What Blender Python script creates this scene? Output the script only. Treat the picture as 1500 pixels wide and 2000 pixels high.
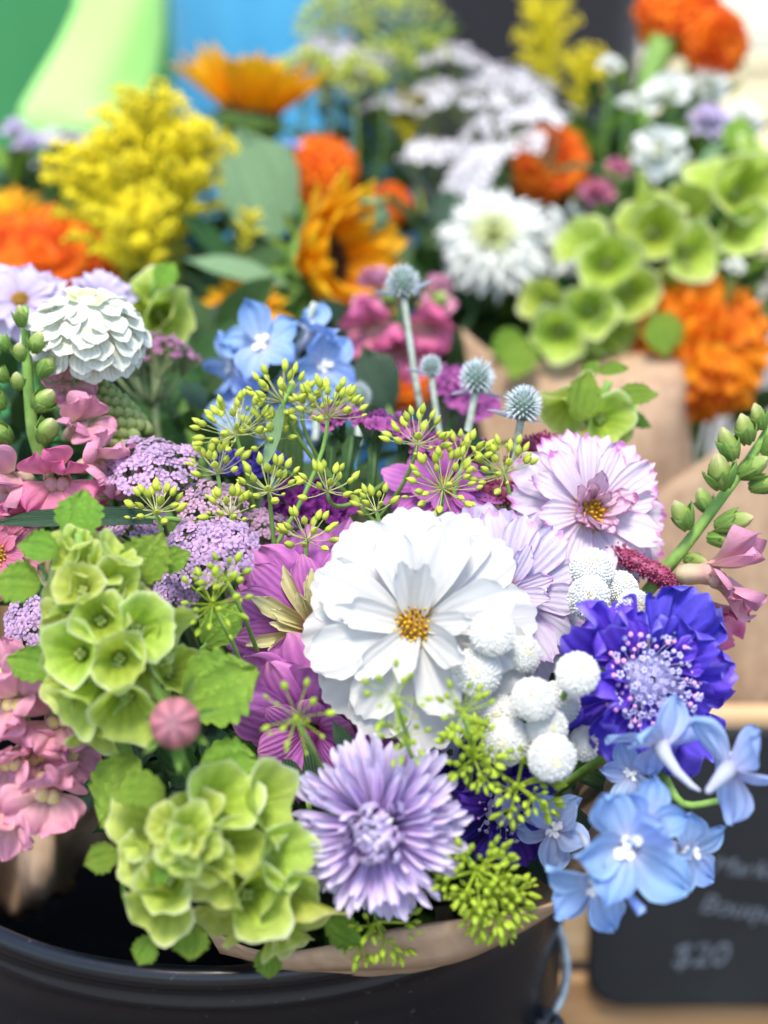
import bpy, math, random
import numpy as np
from mathutils import Vector, Matrix, Quaternion

for o in list(bpy.data.objects):
    bpy.data.objects.remove(o)
random.seed(7)
np.random.seed(7)
SC = bpy.context.scene
COL = SC.collection
PI = math.pi
rad = math.radians

# ------------------------------------------------------------------ camera
PITCH = rad(17.5)
CAM = Vector((0.0, 0.0, 1.2))
FWD = Vector((0, math.cos(PITCH), -math.sin(PITCH)))
RGT = Vector((1, 0, 0))
UPV = Vector((0, math.sin(PITCH), math.cos(PITCH)))
TANH = 0.268
KPX = 2 * TANH / 1500.0
cam_d = bpy.data.cameras.new('camera')
cam_d.sensor_fit = 'VERTICAL'
cam_d.sensor_height = 24.0
cam_d.lens = 12.0 / (TANH * 4 / 3)
cam_d.clip_start = 0.01
cam_d.clip_end = 500
cam_d.dof.use_dof = True
cam_d.dof.focus_distance = 0.438
cam_d.dof.aperture_fstop = 4.1
cam = bpy.data.objects.new('camera', cam_d)
COL.objects.link(cam)
cam.location = CAM
cam.rotation_euler = (PI / 2 - PITCH, 0, 0)
SC.camera = cam

# ------------------------------------------------------------------ sky, sun, exposure
SUN_EL, SUN_AZ = rad(66), rad(190)      # azimuth measured from +Y towards +X
world = bpy.data.worlds.new("World")
SC.world = world
world.use_nodes = True
wn = world.node_tree
sky = wn.nodes.new('ShaderNodeTexSky')
sky.sky_type = 'NISHITA'
sky.sun_disc = False
sky.sun_elevation = SUN_EL
sky.sun_rotation = SUN_AZ
sky.air_density = 1.0
sky.dust_density = 1.5
sky.ozone_density = 1.0
wn.links.new(sky.outputs[0], wn.nodes['Background'].inputs[0])
wn.nodes['Background'].inputs[1].default_value = 0.15
sd = bpy.data.lights.new('sun', 'SUN')
sd.energy = 2.0
sd.angle = rad(16)
sd.color = (1.0, 0.93, 0.80)
so = bpy.data.objects.new('sun', sd)
COL.objects.link(so)
sdir = Vector((math.sin(SUN_AZ) * math.cos(SUN_EL), math.cos(SUN_AZ) * math.cos(SUN_EL), math.sin(SUN_EL)))
so.rotation_euler = sdir.to_track_quat('Z', 'Y').to_euler()
so.location = (0, 0, 4)
SC.view_settings.view_transform = 'Standard'
SC.view_settings.look = 'None'
SC.view_settings.gamma = 1.0
SC.view_settings.exposure = 1.3
SC.cycles.use_denoising = True
SC.cycles.max_bounces = 10
SC.cycles.transmission_bounces = 6
SC.cycles.diffuse_bounces = 5
SC.cycles.caustics_reflective = False
SC.cycles.caustics_refractive = False

# ------------------------------------------------------------------ helpers
def k(d):
    return KPX * d

def at(px, py, d):
    return CAM + FWD * d + RGT * ((px - 750) * KPX * d) + UPV * ((1000 - py) * KPX * d)

def dv(r, u, t):
    return (RGT * r + UPV * u - FWD * t).normalized()

def hx(h):
    h = h.lstrip('#')
    c = [int(h[i:i + 2], 16) / 255 for i in (0, 2, 4)]
    return tuple(x / 12.92 if x <= .04045 else ((x + .055) / 1.055) ** 2.4 for x in c) + (1.0,)

def frame(p, z, spin=0.0, hint=None):
    z = Vector(z).normalized()
    h = hint if hint is not None else UPV
    if abs(z.dot(h)) > .97:
        h = -FWD if abs(z.dot(FWD)) < .9 else RGT
    x = h.cross(z).normalized()
    y = z.cross(x)
    M = Matrix((x, y, z)).transposed().to_4x4()
    M = M @ Matrix.Rotation(spin, 4, 'Z')
    M.translation = p
    return M

def Tm(x, y, z): return Matrix.Translation((x, y, z))
def Rx(a): return Matrix.Rotation(a, 4, 'X')
def Ry(a): return Matrix.Rotation(a, 4, 'Y')
def Rz(a): return Matrix.Rotation(a, 4, 'Z')
def Sc(s, y=None, z=None):
    return Matrix.Diagonal((s, s if y is None else y, s if z is None else z, 1))
def rn(a, b): return random.uniform(a, b)

class MB:
    def __init__(s):
        s.v, s.f, s.uv, s.mi = [], [], [], []
    def add(s, v, f, mat=0, uv=None, M=None):
        b = len(s.v)
        if M is not None:
            v = [M @ Vector(p) for p in v]
        s.v += [tuple(p) for p in v]
        s.uv += list(uv) if uv is not None else [(0.5, 0.5)] * len(v)
        s.f += [tuple(b + i for i in q) for q in f]
        s.mi += [mat] * len(f)
        return s
    def tube(s, pts, r, n=6, mat=0, caps=True):
        pts = [Vector(p) for p in pts]
        m = len(pts)
        rr = r if isinstance(r, (list, tuple)) else [r] * m
        v, f, uv = [], [], []
        nrm = None
        for i, p in enumerate(pts):
            t = (pts[min(i + 1, m - 1)] - pts[max(i - 1, 0)])
            t = t.normalized() if t.length > 1e-9 else Vector((0, 0, 1))
            if nrm is None:
                nrm = t.orthogonal().normalized()
            nrm = (nrm - t * nrm.dot(t))
            nrm = nrm.normalized() if nrm.length > 1e-6 else t.orthogonal().normalized()
            b = t.cross(nrm)
            for j in range(n):
                a = 2 * PI * j / n
                v.append(p + (nrm * math.cos(a) + b * math.sin(a)) * rr[i])
                uv.append((j / n, i / (m - 1)))
        for i in range(m - 1):
            for j in range(n):
                f.append((i * n + j, i * n + (j + 1) % n, (i + 1) * n + (j + 1) % n, (i + 1) * n + j))
        if caps:
            f.append(tuple(range(n - 1, -1, -1)))
            f.append(tuple((m - 1) * n + j for j in range(n)))
        return s.add(v, f, mat, uv)
    def lathe(s, prof, n=16, mat=0, M=None, wob=None):
        """prof: list of (r,z) ; wob(phi,t)->(rscale,dz)"""
        v, f, uv = [], [], []
        m = len(prof)
        for i, (r, z) in enumerate(prof):
            t = i / (m - 1)
            for j in range(n):
                a = 2 * PI * j / n
                rs, dz = wob(a, t) if wob else (1, 0)
                v.append((r * rs * math.cos(a), r * rs * math.sin(a), z + dz))
                uv.append((j / n, t))
        for i in range(m - 1):
            for j in range(n):
                f.append((i * n + j, i * n + (j + 1) % n, (i + 1) * n + (j + 1) % n, (i + 1) * n + j))
        return s.add(v, f, mat, uv, M)
    def ball(s, c, rx, ry=None, rz=None, nu=6, nv=4, mat=0, M=None):
        ry = rx if ry is None else ry
        rz = rx if rz is None else rz
        v = [(0, 0, -rz)]
        uv = [(.5, 0)]
        for i in range(1, nv):
            a = -PI / 2 + PI * i / nv
            for j in range(nu):
                b = 2 * PI * j / nu
                v.append((rx * math.cos(a) * math.cos(b), ry * math.cos(a) * math.sin(b), rz * math.sin(a)))
                uv.append((j / nu, i / nv))
        v.append((0, 0, rz))
        uv.append((.5, 1))
        f = []
        for j in range(nu):
            f.append((0, 1 + (j + 1) % nu, 1 + j))
        for i in range(nv - 2):
            for j in range(nu):
                a0 = 1 + i * nu
                f.append((a0 + j, a0 + (j + 1) % nu, a0 + nu + (j + 1) % nu, a0 + nu + j))
        L = len(v) - 1
        a0 = 1 + (nv - 2) * nu
        for j in range(nu):
            f.append((a0 + j, a0 + (j + 1) % nu, L))
        T = Tm(*c)
        if M is not None:
            T = M @ T
        return s.add(v, f, mat, uv, T)
    def mesh(s, name, mats, smooth=True):
        me = bpy.data.meshes.new(name)
        me.from_pydata(s.v, [], s.f)
        for m in (mats if isinstance(mats, (list, tuple)) else [mats]):
            me.materials.append(m)
        if any(s.mi):
            me.polygons.foreach_set('material_index', s.mi)
        ul = me.uv_layers.new(name='UVMap')
        li = np.zeros(len(me.loops), dtype=np.int32)
        me.loops.foreach_get('vertex_index', li)
        ul.data.foreach_set('uv', np.array(s.uv, dtype=np.float32)[li].ravel())
        if smooth:
            me.shade_smooth()
        me.update()
        return me

def inst(name, me, parent=None, M=None, label=None, kind=None):
    o = bpy.data.objects.new(name, me)
    COL.objects.link(o)
    if parent is not None:
        o.parent = parent
    if M is not None:
        o.matrix_basis = M
    if label: o['label'] = label
    if kind: o['kind'] = kind
    return o

def thing(name, label, cat, M, group=None):
    o = bpy.data.objects.new(name, None)
    o.empty_display_size = 0.01
    COL.objects.link(o)
    o.matrix_basis = M
    o['label'] = label
    o['category'] = cat
    if group: o['group'] = group
    return o

def tag(o, label, cat, group=None):
    o['label'] = label
    o['category'] = cat
    if group: o['group'] = group
    return o

# ------------------------------------------------------------------ materials
def new_mat(name):
    m = bpy.data.materials.new(name)
    m.use_nodes = True
    nt = m.node_tree
    for n in list(nt.nodes):
        nt.nodes.remove(n)
    out = nt.nodes.new('ShaderNodeOutputMaterial')
    return m, nt, out

def N(nt, t, **kw):
    n = nt.nodes.new(t)
    for a, b in kw.items():
        setattr(n, a, b)
    return n

def math_n(nt, op, a, b=None):
    n = N(nt, 'ShaderNodeMath', operation=op)
    for i, x in enumerate((a, b)):
        if x is None: continue
        if isinstance(x, (int, float)): n.inputs[i].default_value = x
        else: nt.links.new(x, n.inputs[i])
    return n.outputs[0]

def mix_c(nt, fac, a, b, mode='MIX'):
    n = N(nt, 'ShaderNodeMix', data_type='RGBA', blend_type=mode)
    for i, x in ((0, fac), (6, a), (7, b)):
        if isinstance(x, (int, float)): n.inputs[i].default_value = x
        elif isinstance(x, tuple): n.inputs[i].default_value = x
        else: nt.links.new(x, n.inputs[i])
    return n.outputs[2]

def petal_mat(name, stops, vein=.18, freq=7, trans=.35, rough=.55, edge=None, ew=.25, rnd=.1, bump=.25, hue=.01, mottle=.15, net=0, spec=.3):
    """colour along the petal (uv y), fine lengthwise veins (uv x), optional coloured margin"""
    m, nt, out = new_mat(name)
    L = nt.links
    uv = N(nt, 'ShaderNodeUVMap')
    sp = N(nt, 'ShaderNodeSeparateXYZ')
    L.new(uv.outputs[0], sp.inputs[0])
    oi = N(nt, 'ShaderNodeObjectInfo')
    no = N(nt, 'ShaderNodeTexNoise', noise_dimensions='4D')
    no.inputs['Scale'].default_value = 5
    no.inputs['Detail'].default_value = 4
    L.new(uv.outputs[0], no.inputs['Vector'])
    L.new(math_n(nt, 'MULTIPLY', oi.outputs['Random'], 40), no.inputs['W'])
    nz = no.outputs['Fac']
    y = math_n(nt, 'ADD', sp.outputs[1], math_n(nt, 'MULTIPLY', math_n(nt, 'SUBTRACT', nz, .5), .25))
    rp = N(nt, 'ShaderNodeValToRGB')
    els = rp.color_ramp.elements
    while len(els) < len(stops): els.new(.5)
    for e, (p, c) in zip(els, stops):
        e.position = p
        e.color = hx(c)
    L.new(y, rp.inputs[0])
    col = rp.outputs[0]
    if edge:
        ax = math_n(nt, 'ABSOLUTE', math_n(nt, 'SUBTRACT', math_n(nt, 'MULTIPLY', sp.outputs[0], 2), 1))
        mx = math_n(nt, 'MAXIMUM', ax, math_n(nt, 'SUBTRACT', math_n(nt, 'MULTIPLY', y, 1.05), .05))
        e = N(nt, 'ShaderNodeMapRange', interpolation_type='SMOOTHSTEP')
        L.new(math_n(nt, 'ADD', mx, math_n(nt, 'MULTIPLY', math_n(nt, 'SUBTRACT', nz, .5), .35)), e.inputs[0])
        e.inputs[1].default_value = 1 - ew
        e.inputs[2].default_value = 1.02
        col = mix_c(nt, e.outputs[0], col, hx(edge))
    wv = math_n(nt, 'SINE', math_n(nt, 'ADD', math_n(nt, 'MULTIPLY', sp.outputs[0], freq * 2 * PI), math_n(nt, 'MULTIPLY', nz, 2.5)))
    wv = math_n(nt, 'MULTIPLY', math_n(nt, 'ADD', wv, 1), .5)
    if net:
        vo = N(nt, 'ShaderNodeTexVoronoi', feature='DISTANCE_TO_EDGE')
        vo.inputs['Scale'].default_value = net
        L.new(uv.outputs[0], vo.inputs['Vector'])
        e = N(nt, 'ShaderNodeMapRange')
        L.new(vo.outputs[0], e.inputs[0])
        e.inputs[1].default_value = 0
        e.inputs[2].default_value = .12
        wv = math_n(nt, 'MULTIPLY', wv, math_n(nt, 'ADD', math_n(nt, 'MULTIPLY', e.outputs[0], .6), .4))
    vz = math_n(nt, 'SUBTRACT', 1, math_n(nt, 'MULTIPLY', math_n(nt, 'SUBTRACT', 1, wv), vein))
    vz = math_n(nt, 'MULTIPLY', vz, math_n(nt, 'ADD', math_n(nt, 'MULTIPLY', math_n(nt, 'SUBTRACT', nz, .5), mottle * 2), 1))
    hs = N(nt, 'ShaderNodeHueSaturation')
    L.new(math_n(nt, 'ADD', math_n(nt, 'MULTIPLY', math_n(nt, 'SUBTRACT', oi.outputs['Random'], .5), 2 * hue), .5), hs.inputs['Hue'])
    L.new(math_n(nt, 'MULTIPLY', vz, math_n(nt, 'ADD', math_n(nt, 'MULTIPLY', oi.outputs['Random'], 2 * rnd), 1 - rnd)), hs.inputs['Value'])
    L.new(col, hs.inputs['Color'])
    col = hs.outputs[0]
    mp = N(nt, 'ShaderNodeMapping')
    mp.inputs['Scale'].default_value = (16, 4, 1)
    L.new(uv.outputs[0], mp.inputs[0])
    n2 = N(nt, 'ShaderNodeTexNoise', noise_dimensions='4D')
    n2.inputs['Scale'].default_value = 2.2
    n2.inputs['Detail'].default_value = 6
    n2.inputs['Roughness'].default_value = .65
    L.new(mp.outputs[0], n2.inputs['Vector'])
    L.new(math_n(nt, 'MULTIPLY', oi.outputs['Random'], 27), n2.inputs['W'])
    fine = n2.outputs['Fac']
    col = mix_c(nt, 1.0, col, mix_c(nt, fine, (1 - mottle * 1.1,) * 3 + (1,), (1.0 + mottle * .35,) * 3 + (1,)), 'MULTIPLY')
    bp = N(nt, 'ShaderNodeBump')
    bp.inputs['Strength'].default_value = bump
    bp.inputs['Distance'].default_value = .0007
    L.new(math_n(nt, 'ADD', math_n(nt, 'ADD', wv, math_n(nt, 'MULTIPLY', nz, .8)), math_n(nt, 'MULTIPLY', fine, 1.6)), bp.inputs['Height'])
    pr = N(nt, 'ShaderNodeBsdfPrincipled')
    L.new(col, pr.inputs['Base Color'])
    pr.inputs['Roughness'].default_value = rough
    pr.inputs['Specular IOR Level'].default_value = spec
    L.new(bp.outputs[0], pr.inputs['Normal'])
    tr = N(nt, 'ShaderNodeBsdfTranslucent')
    L.new(col, tr.inputs[0])
    mx = N(nt, 'ShaderNodeMixShader')
    mx.inputs[0].default_value = trans
    L.new(pr.outputs[0], mx.inputs[1])
    L.new(tr.outputs[0], mx.inputs[2])
    L.new(mx.outputs[0], out.inputs[0])
    return m

def solid_mat(name, c, c2=None, rough=.6, scale=200, rnd=.15, spec=.35, bump=.3, metal=0, trans=0, coord='Object', stretch=None, sheen=0):
    m, nt, out = new_mat(name)
    L = nt.links
    tc = N(nt, 'ShaderNodeTexCoord')
    oi = N(nt, 'ShaderNodeObjectInfo')
    no = N(nt, 'ShaderNodeTexNoise')
    no.inputs['Scale'].default_value = scale
    no.inputs['Detail'].default_value = 5
    vec = tc.outputs[coord]
    if stretch:
        mp = N(nt, 'ShaderNodeMapping')
        mp.inputs['Scale'].default_value = stretch
        L.new(vec, mp.inputs[0])
        vec = mp.outputs[0]
    L.new(vec, no.inputs['Vector'])
    e = N(nt, 'ShaderNodeMapRange')
    L.new(no.outputs['Fac'], e.inputs[0])
    e.inputs[1].default_value = .32
    e.inputs[2].default_value = .68
    col = mix_c(nt, e.outputs[0], hx(c), hx(c2 or c))
    hs = N(nt, 'ShaderNodeHueSaturation')
    L.new(math_n(nt, 'ADD', math_n(nt, 'MULTIPLY', oi.outputs['Random'], 2 * rnd), 1 - rnd), hs.inputs['Value'])
    L.new(col, hs.inputs['Color'])
    bp = N(nt, 'ShaderNodeBump')
    bp.inputs['Strength'].default_value = bump
    bp.inputs['Distance'].default_value = .0005
    L.new(no.outputs['Fac'], bp.inputs['Height'])
    pr = N(nt, 'ShaderNodeBsdfPrincipled')
    L.new(hs.outputs[0], pr.inputs['Base Color'])
    pr.inputs['Roughness'].default_value = rough
    pr.inputs['Specular IOR Level'].default_value = spec
    pr.inputs['Metallic'].default_value = metal
    pr.inputs['Sheen Weight'].default_value = sheen
    L.new(bp.outputs[0], pr.inputs['Normal'])
    sh = pr.outputs[0]
    if trans:
        tr = N(nt, 'ShaderNodeBsdfTranslucent')
        L.new(hs.outputs[0], tr.inputs[0])
        mx = N(nt, 'ShaderNodeMixShader')
        mx.inputs[0].default_value = trans
        L.new(sh, mx.inputs[1])
        L.new(tr.outputs[0], mx.inputs[2])
        sh = mx.outputs[0]
    L.new(sh, out.inputs[0])
    return m

M_ = {}
M_['white'] = petal_mat('white_petal', [(0, '#cfd3c6'), (.25, '#d3d3d2'), (1, '#dbdbd9')], vein=.05, freq=4, trans=.36, rnd=.04, bump=.35, hue=0, mottle=.02)
M_['pale_pink'] = petal_mat('pale_pink_petal', [(0, '#d0a8c2'), (.3, '#dfcfe2'), (.8, '#e6dbe9'), (1, '#e3cbe2')], vein=.06, freq=5, trans=.3, edge='#cf7ac4', ew=.07, rnd=.04, bump=.5, mottle=.06)
M_['pale_tuft'] = petal_mat('pale_pink_tuft', [(0, '#c98aa8'), (.4, '#e6c3d6'), (1, '#ecd0e2')], vein=.12, freq=4, trans=.3, edge='#b85a9a', ew=.15, rnd=.08, bump=.5)
M_['lilac'] = petal_mat('pale_lilac_petal', [(0, '#b99fc6'), (.3, '#cbc0de'), (1, '#d8d0e6')], vein=.06, freq=5, trans=.3, edge='#c79ad6', ew=.08, rnd=.05, bump=.5, mottle=.06)
M_['violet'] = petal_mat('orchid_petal', [(0, '#a03c8e'), (.4, '#bf68c0'), (.8, '#c976c6'), (1, '#d88cc6')], vein=.2, freq=6, trans=.25, rnd=.1, bump=.5, hue=.015)
M_['violet_tuft'] = petal_mat('cream_green_tuft', [(0, '#c98a92'), (.3, '#cfc489'), (1, '#dcdba4')], vein=.2, freq=3, trans=.25, rnd=.12)
M_['aster'] = petal_mat('lavender_petal', [(0, '#b0a08a'), (.15, '#bda2d2'), (.6, '#caafe0'), (.9, '#dfd0ec'), (1, '#efe8f6')], vein=.2, freq=1, trans=.25, edge='#ddd2f2', ew=.3, rnd=.1, bump=.3, mottle=.08)
M_['aster_in'] = petal_mat('lavender_inner_petal', [(0, '#d8d49a'), (.35, '#d8cede'), (.7, '#e4dcf0'), (1, '#f2eefa')], vein=.12, freq=1, trans=.25, rnd=.06, bump=.3, mottle=.05)
M_['zin_white'] = petal_mat('cream_white_petal', [(0, '#bfc89a'), (.3, '#d9decb'), (1, '#e6e9e0')], vein=.1, freq=5, trans=.25, rnd=.05, bump=.5, mottle=.05)
M_['zin_green'] = petal_mat('greenish_petal', [(0, '#b6bf62'), (1, '#dfe5bc')], vein=.1, freq=4, trans=.25, rnd=.06)
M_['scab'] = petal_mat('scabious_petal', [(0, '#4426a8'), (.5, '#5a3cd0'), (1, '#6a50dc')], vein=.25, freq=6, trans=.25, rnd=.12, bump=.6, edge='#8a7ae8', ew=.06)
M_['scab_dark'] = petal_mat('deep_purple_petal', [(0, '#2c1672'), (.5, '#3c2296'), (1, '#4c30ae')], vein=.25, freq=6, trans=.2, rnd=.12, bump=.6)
M_['delph'] = petal_mat('sky_blue_sepal', [(0, '#d4d4f2'), (.3, '#a9c2f2'), (.75, '#92b4f0'), (1, '#7aa0ea')], vein=.12, freq=4, trans=.3, rnd=.1, bump=.5, hue=.012, edge='#a9ccf6', ew=.12)
M_['delph_pale'] = petal_mat('pale_blue_sepal', [(0, '#c4c4e6'), (.4, '#b4c8f2'), (1, '#9cbcf0')], vein=.12, freq=4, trans=.3, rnd=.08, bump=.5)
M_['bell'] = petal_mat('bell_calyx', [(0, '#bdd05a'), (.45, '#b0ca48'), (.8, '#cade6c'), (.91, '#d8e898'), (1, '#eef4cc')], vein=.2, freq=9, trans=.42, rnd=.1, bump=.5, net=14, hue=.012, mottle=.12)
M_['bell_yel'] = petal_mat('bell_calyx_yellow', [(0, '#c2d45c'), (.5, '#c4d856'), (.85, '#d8e67e'), (1, '#eef4c0')], vein=.2, freq=9, trans=.45, rnd=.1, bump=.5, net=14, hue=.012, mottle=.12)
M_['bell_leaf'] = petal_mat('bell_leaf', [(0, '#8db23e'), (.6, '#84b03e'), (1, '#a2c850')], vein=.22, freq=4, trans=.3, rnd=.12, bump=.9, net=9, hue=.015)
M_['leaf'] = petal_mat('green_leaf', [(0, '#3f602c'), (.6, '#385a2a'), (1, '#456a32')], vein=.2, freq=5, trans=.2, rnd=.2, bump=.6, hue=.02, rough=.45, net=8)
M_['leaf_dark'] = petal_mat('dark_leaf', [(0, '#22402a'), (1, '#2a4a2c')], vein=.2, freq=12, trans=.12, rnd=.2, bump=.5, hue=.02, rough=.4, spec=.5)
M_['leaf_grey'] = petal_mat('grey_green_leaf', [(0, '#6f8f66'), (1, '#7c9c72')], vein=.15, freq=5, trans=.15, rnd=.1, bump=.4, net=8)
M_['stem'] = solid_mat('green_stem', '#6d9440', '#86ab56', scale=300, trans=.1)
M_['stem_dark'] = solid_mat('dark_stem', '#35522c', '#45663a', scale=300)
M_['stem_grey'] = solid_mat('grey_blue_stem', '#84907f', '#a2aca4', scale=300)
M_['seed'] = solid_mat('dill_seed', '#a9b83a', '#c0cc52', scale=500, rough=.45, rnd=.18, trans=.15)
M_['seed_fresh'] = solid_mat('dill_seed_fresh', '#8fa928', '#adc23e', scale=500, rough=.45, rnd=.2, trans=.15)
M_['ray'] = solid_mat('dill_ray', '#a8b06a', '#b9bd86', scale=300, trans=.1)
M_['yarrow'] = petal_mat('lilac_floret', [(0, '#c29ed0'), (1, '#d4b0dc')], vein=.08, freq=2, trans=.3, rnd=.14, hue=.018)
M_['yarrow_pink'] = petal_mat('pink_floret', [(0, '#d0a2c4'), (1, '#e0b8d8')], vein=.08, freq=2, trans=.3, rnd=.14, hue=.012)
M_['yarrow_mauve'] = petal_mat('mauve_floret', [(0, '#a2568e'), (1, '#bb76a6')], vein=.08, freq=2, trans=.3, rnd=.14, hue=.012)
M_['yarrow_white'] = petal_mat('white_floret', [(0, '#e2e2e8'), (1, '#f2f2f4')], vein=.05, freq=2, trans=.3, rnd=.08)
M_['yarrow_eye'] = solid_mat('floret_eye', '#8a6a8a', '#d8c8cc', scale=1500, rnd=.2)
M_['yarrow_stem'] = solid_mat('yarrow_stem', '#6a7a52', '#808e62', scale=300)
M_['ery'] = solid_mat('sea_holly_core', '#4c6454', '#6c8278', scale=400)
M_['ery_tip'] = solid_mat('sea_holly_tip', '#aebcc2', '#cfd8da', scale=400)
M_['button'] = petal_mat('button_white', [(0, '#d0d0b4'), (.5, '#e6e7e0'), (1, '#eeefec')], vein=.03, freq=2, trans=.25, rnd=.03, hue=0, mottle=.04)
M_['button_eye'] = solid_mat('button_eye', '#d9d3a2', '#e6e0b6', scale=600)
M_['disc'] = solid_mat('disc_gold', '#b8860c', '#d8ac24', scale=900, rnd=.1)
M_['disc_dark'] = solid_mat('disc_brown', '#6a4a10', '#93701c', scale=900, rnd=.1)
M_['pin'] = solid_mat('pin_lilac', '#a59fd0', '#c4bee6', scale=900, rnd=.2)
M_['pin_pink'] = solid_mat('pin_pink', '#c98ad0', '#dfa6dc', scale=900, rnd=.15)
M_['pin_stalk'] = solid_mat('pin_stalk', '#a3a0cc', '#b9b6dc', scale=900)
M_['snap'] = petal_mat('snapdragon_pink', [(0, '#e6d2b8'), (.25, '#e2b2b0'), (.6, '#e0a0b2'), (1, '#e49cba')], vein=.12, freq=4, trans=.3, rnd=.08, bump=.5, hue=.012)
M_['snap_hot'] = petal_mat('snapdragon_hot_pink', [(0, '#e2bcaa'), (.3, '#dd8ca4'), (1, '#e26ca2')], vein=.1, freq=4, trans=.25, rnd=.08, bump=.5)
M_['snap_tube'] = petal_mat('snapdragon_tube', [(0, '#cfc596'), (.5, '#dfc0a8'), (1, '#d694a0')], vein=.12, freq=4, trans=.3, rnd=.08)
M_['palate'] = petal_mat('snapdragon_palate', [(0, '#dcc0aa'), (.6, '#e2c8b0'), (.85, '#e6d69a'), (1, '#e4d060')], vein=.05, freq=3, trans=.15, rnd=.05)
M_['bud'] = petal_mat('snapdragon_bud', [(0, '#7c9c42'), (.6, '#98b05a'), (.82, '#c8c88e'), (1, '#dcb8a4')], vein=.12, freq=4, trans=.25, rnd=.1)
M_['sepal'] = petal_mat('green_sepal', [(0, '#6f963f'), (1, '#86ab52')], vein=.15, freq=3, trans=.25, rnd=.12, bump=.5)
M_['sepal_dark'] = petal_mat('spike_bud', [(0, '#6c8242'), (.6, '#92a65c'), (1, '#b3bf7e')], vein=.12, freq=2, trans=.15, rnd=.12, bump=.4)
M_['statice'] = petal_mat('magenta_statice', [(0, '#b450a6'), (1, '#d880cc')], vein=.2, freq=6, trans=.3, rnd=.14, bump=.6)
M_['statice_deep'] = petal_mat('deep_magenta_statice', [(0, '#7c2a86'), (1, '#a646ac')], vein=.2, freq=6, trans=.25, rnd=.14, bump=.6)
M_['statice_blue'] = petal_mat('violet_statice', [(0, '#4a35a6'), (1, '#6a58cc')], vein=.2, freq=6, trans=.25, rnd=.14, bump=.6)
M_['amar'] = solid_mat('burgundy_grain', '#6a2440', '#a0486a', scale=700, rnd=.2, rough=.5)
M_['pink_bud'] = petal_mat('pink_bud', [(0, '#d09a86'), (.5, '#c87c84'), (.85, '#c48698'), (1, '#e2c0b8')], vein=.42, freq=7, trans=.12, rnd=.03, bump=.8)
M_['mari'] = petal_mat('marigold_petal', [(0, '#e05202'), (.5, '#f06a04'), (1, '#f8820a')], vein=.1, freq=4, trans=.38, rnd=.14, bump=.5, hue=.012)
M_['mari_amber'] = petal_mat('marigold_amber', [(0, '#e86402'), (.5, '#f68406'), (1, '#ff9c14')], vein=.1, freq=4, trans=.38, rnd=.14, bump=.5, hue=.012)
M_['sunf'] = petal_mat('sunflower_petal', [(0, '#f09406'), (.35, '#ffb00a'), (1, '#ffc822')], vein=.15, freq=5, trans=.3, rnd=.08, bump=.5)
M_['sun_disc'] = solid_mat('sunflower_disc', '#2c1608', '#4a2a10', scale=500, rnd=.1)
M_['gold'] = solid_mat('goldenrod', '#ecd806', '#fbf03a', scale=800, rnd=.18, trans=.2)
M_['gold_stem'] = solid_mat('goldenrod_stem', '#7f9030', '#98a03c', scale=300)
M_['dahlia'] = petal_mat('ivory_petal', [(0, '#d3d8a2'), (.4, '#ecefe4'), (1, '#f4f6f6')], vein=.08, freq=4, trans=.3, rnd=.04)
M_['pink_zin'] = petal_mat('pink_zinnia_petal', [(0, '#c65a80'), (1, '#d88aa8')], vein=.25, freq=6, trans=.25, rnd=.08)
M_['bee'] = solid_mat('white_bee', '#f0f0ec', '#fafaf8', scale=500, rnd=.02, trans=.2)
M_['core'] = solid_mat('flower_base', '#7d9a4c', '#8ca85a', scale=300)
M_['spur'] = solid_mat('pale_spur', '#a6acc4', '#bfc4d2', scale=500, rnd=.08, trans=.2)
M_['ground_bract'] = solid_mat('bract', '#b4bcd0', '#cfd4e0', scale=500, rnd=.1)

# ------------------------------------------------------------------ petal geometry
def smooth_prof(pts):
    xs = [p[0] for p in pts]; ys = [p[1] for p in pts]
    xx = np.linspace(0, 1, 65)
    yy = np.interp(xx, xs, ys)
    ker = np.array([1, 2, 3, 2, 1]) / 9
    yp = np.concatenate([[yy[0]] * 2, yy, [yy[-1]] * 2])
    yy = np.convolve(yp, ker, 'valid')
    return lambda t: float(np.interp(t, xx, yy))

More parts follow.
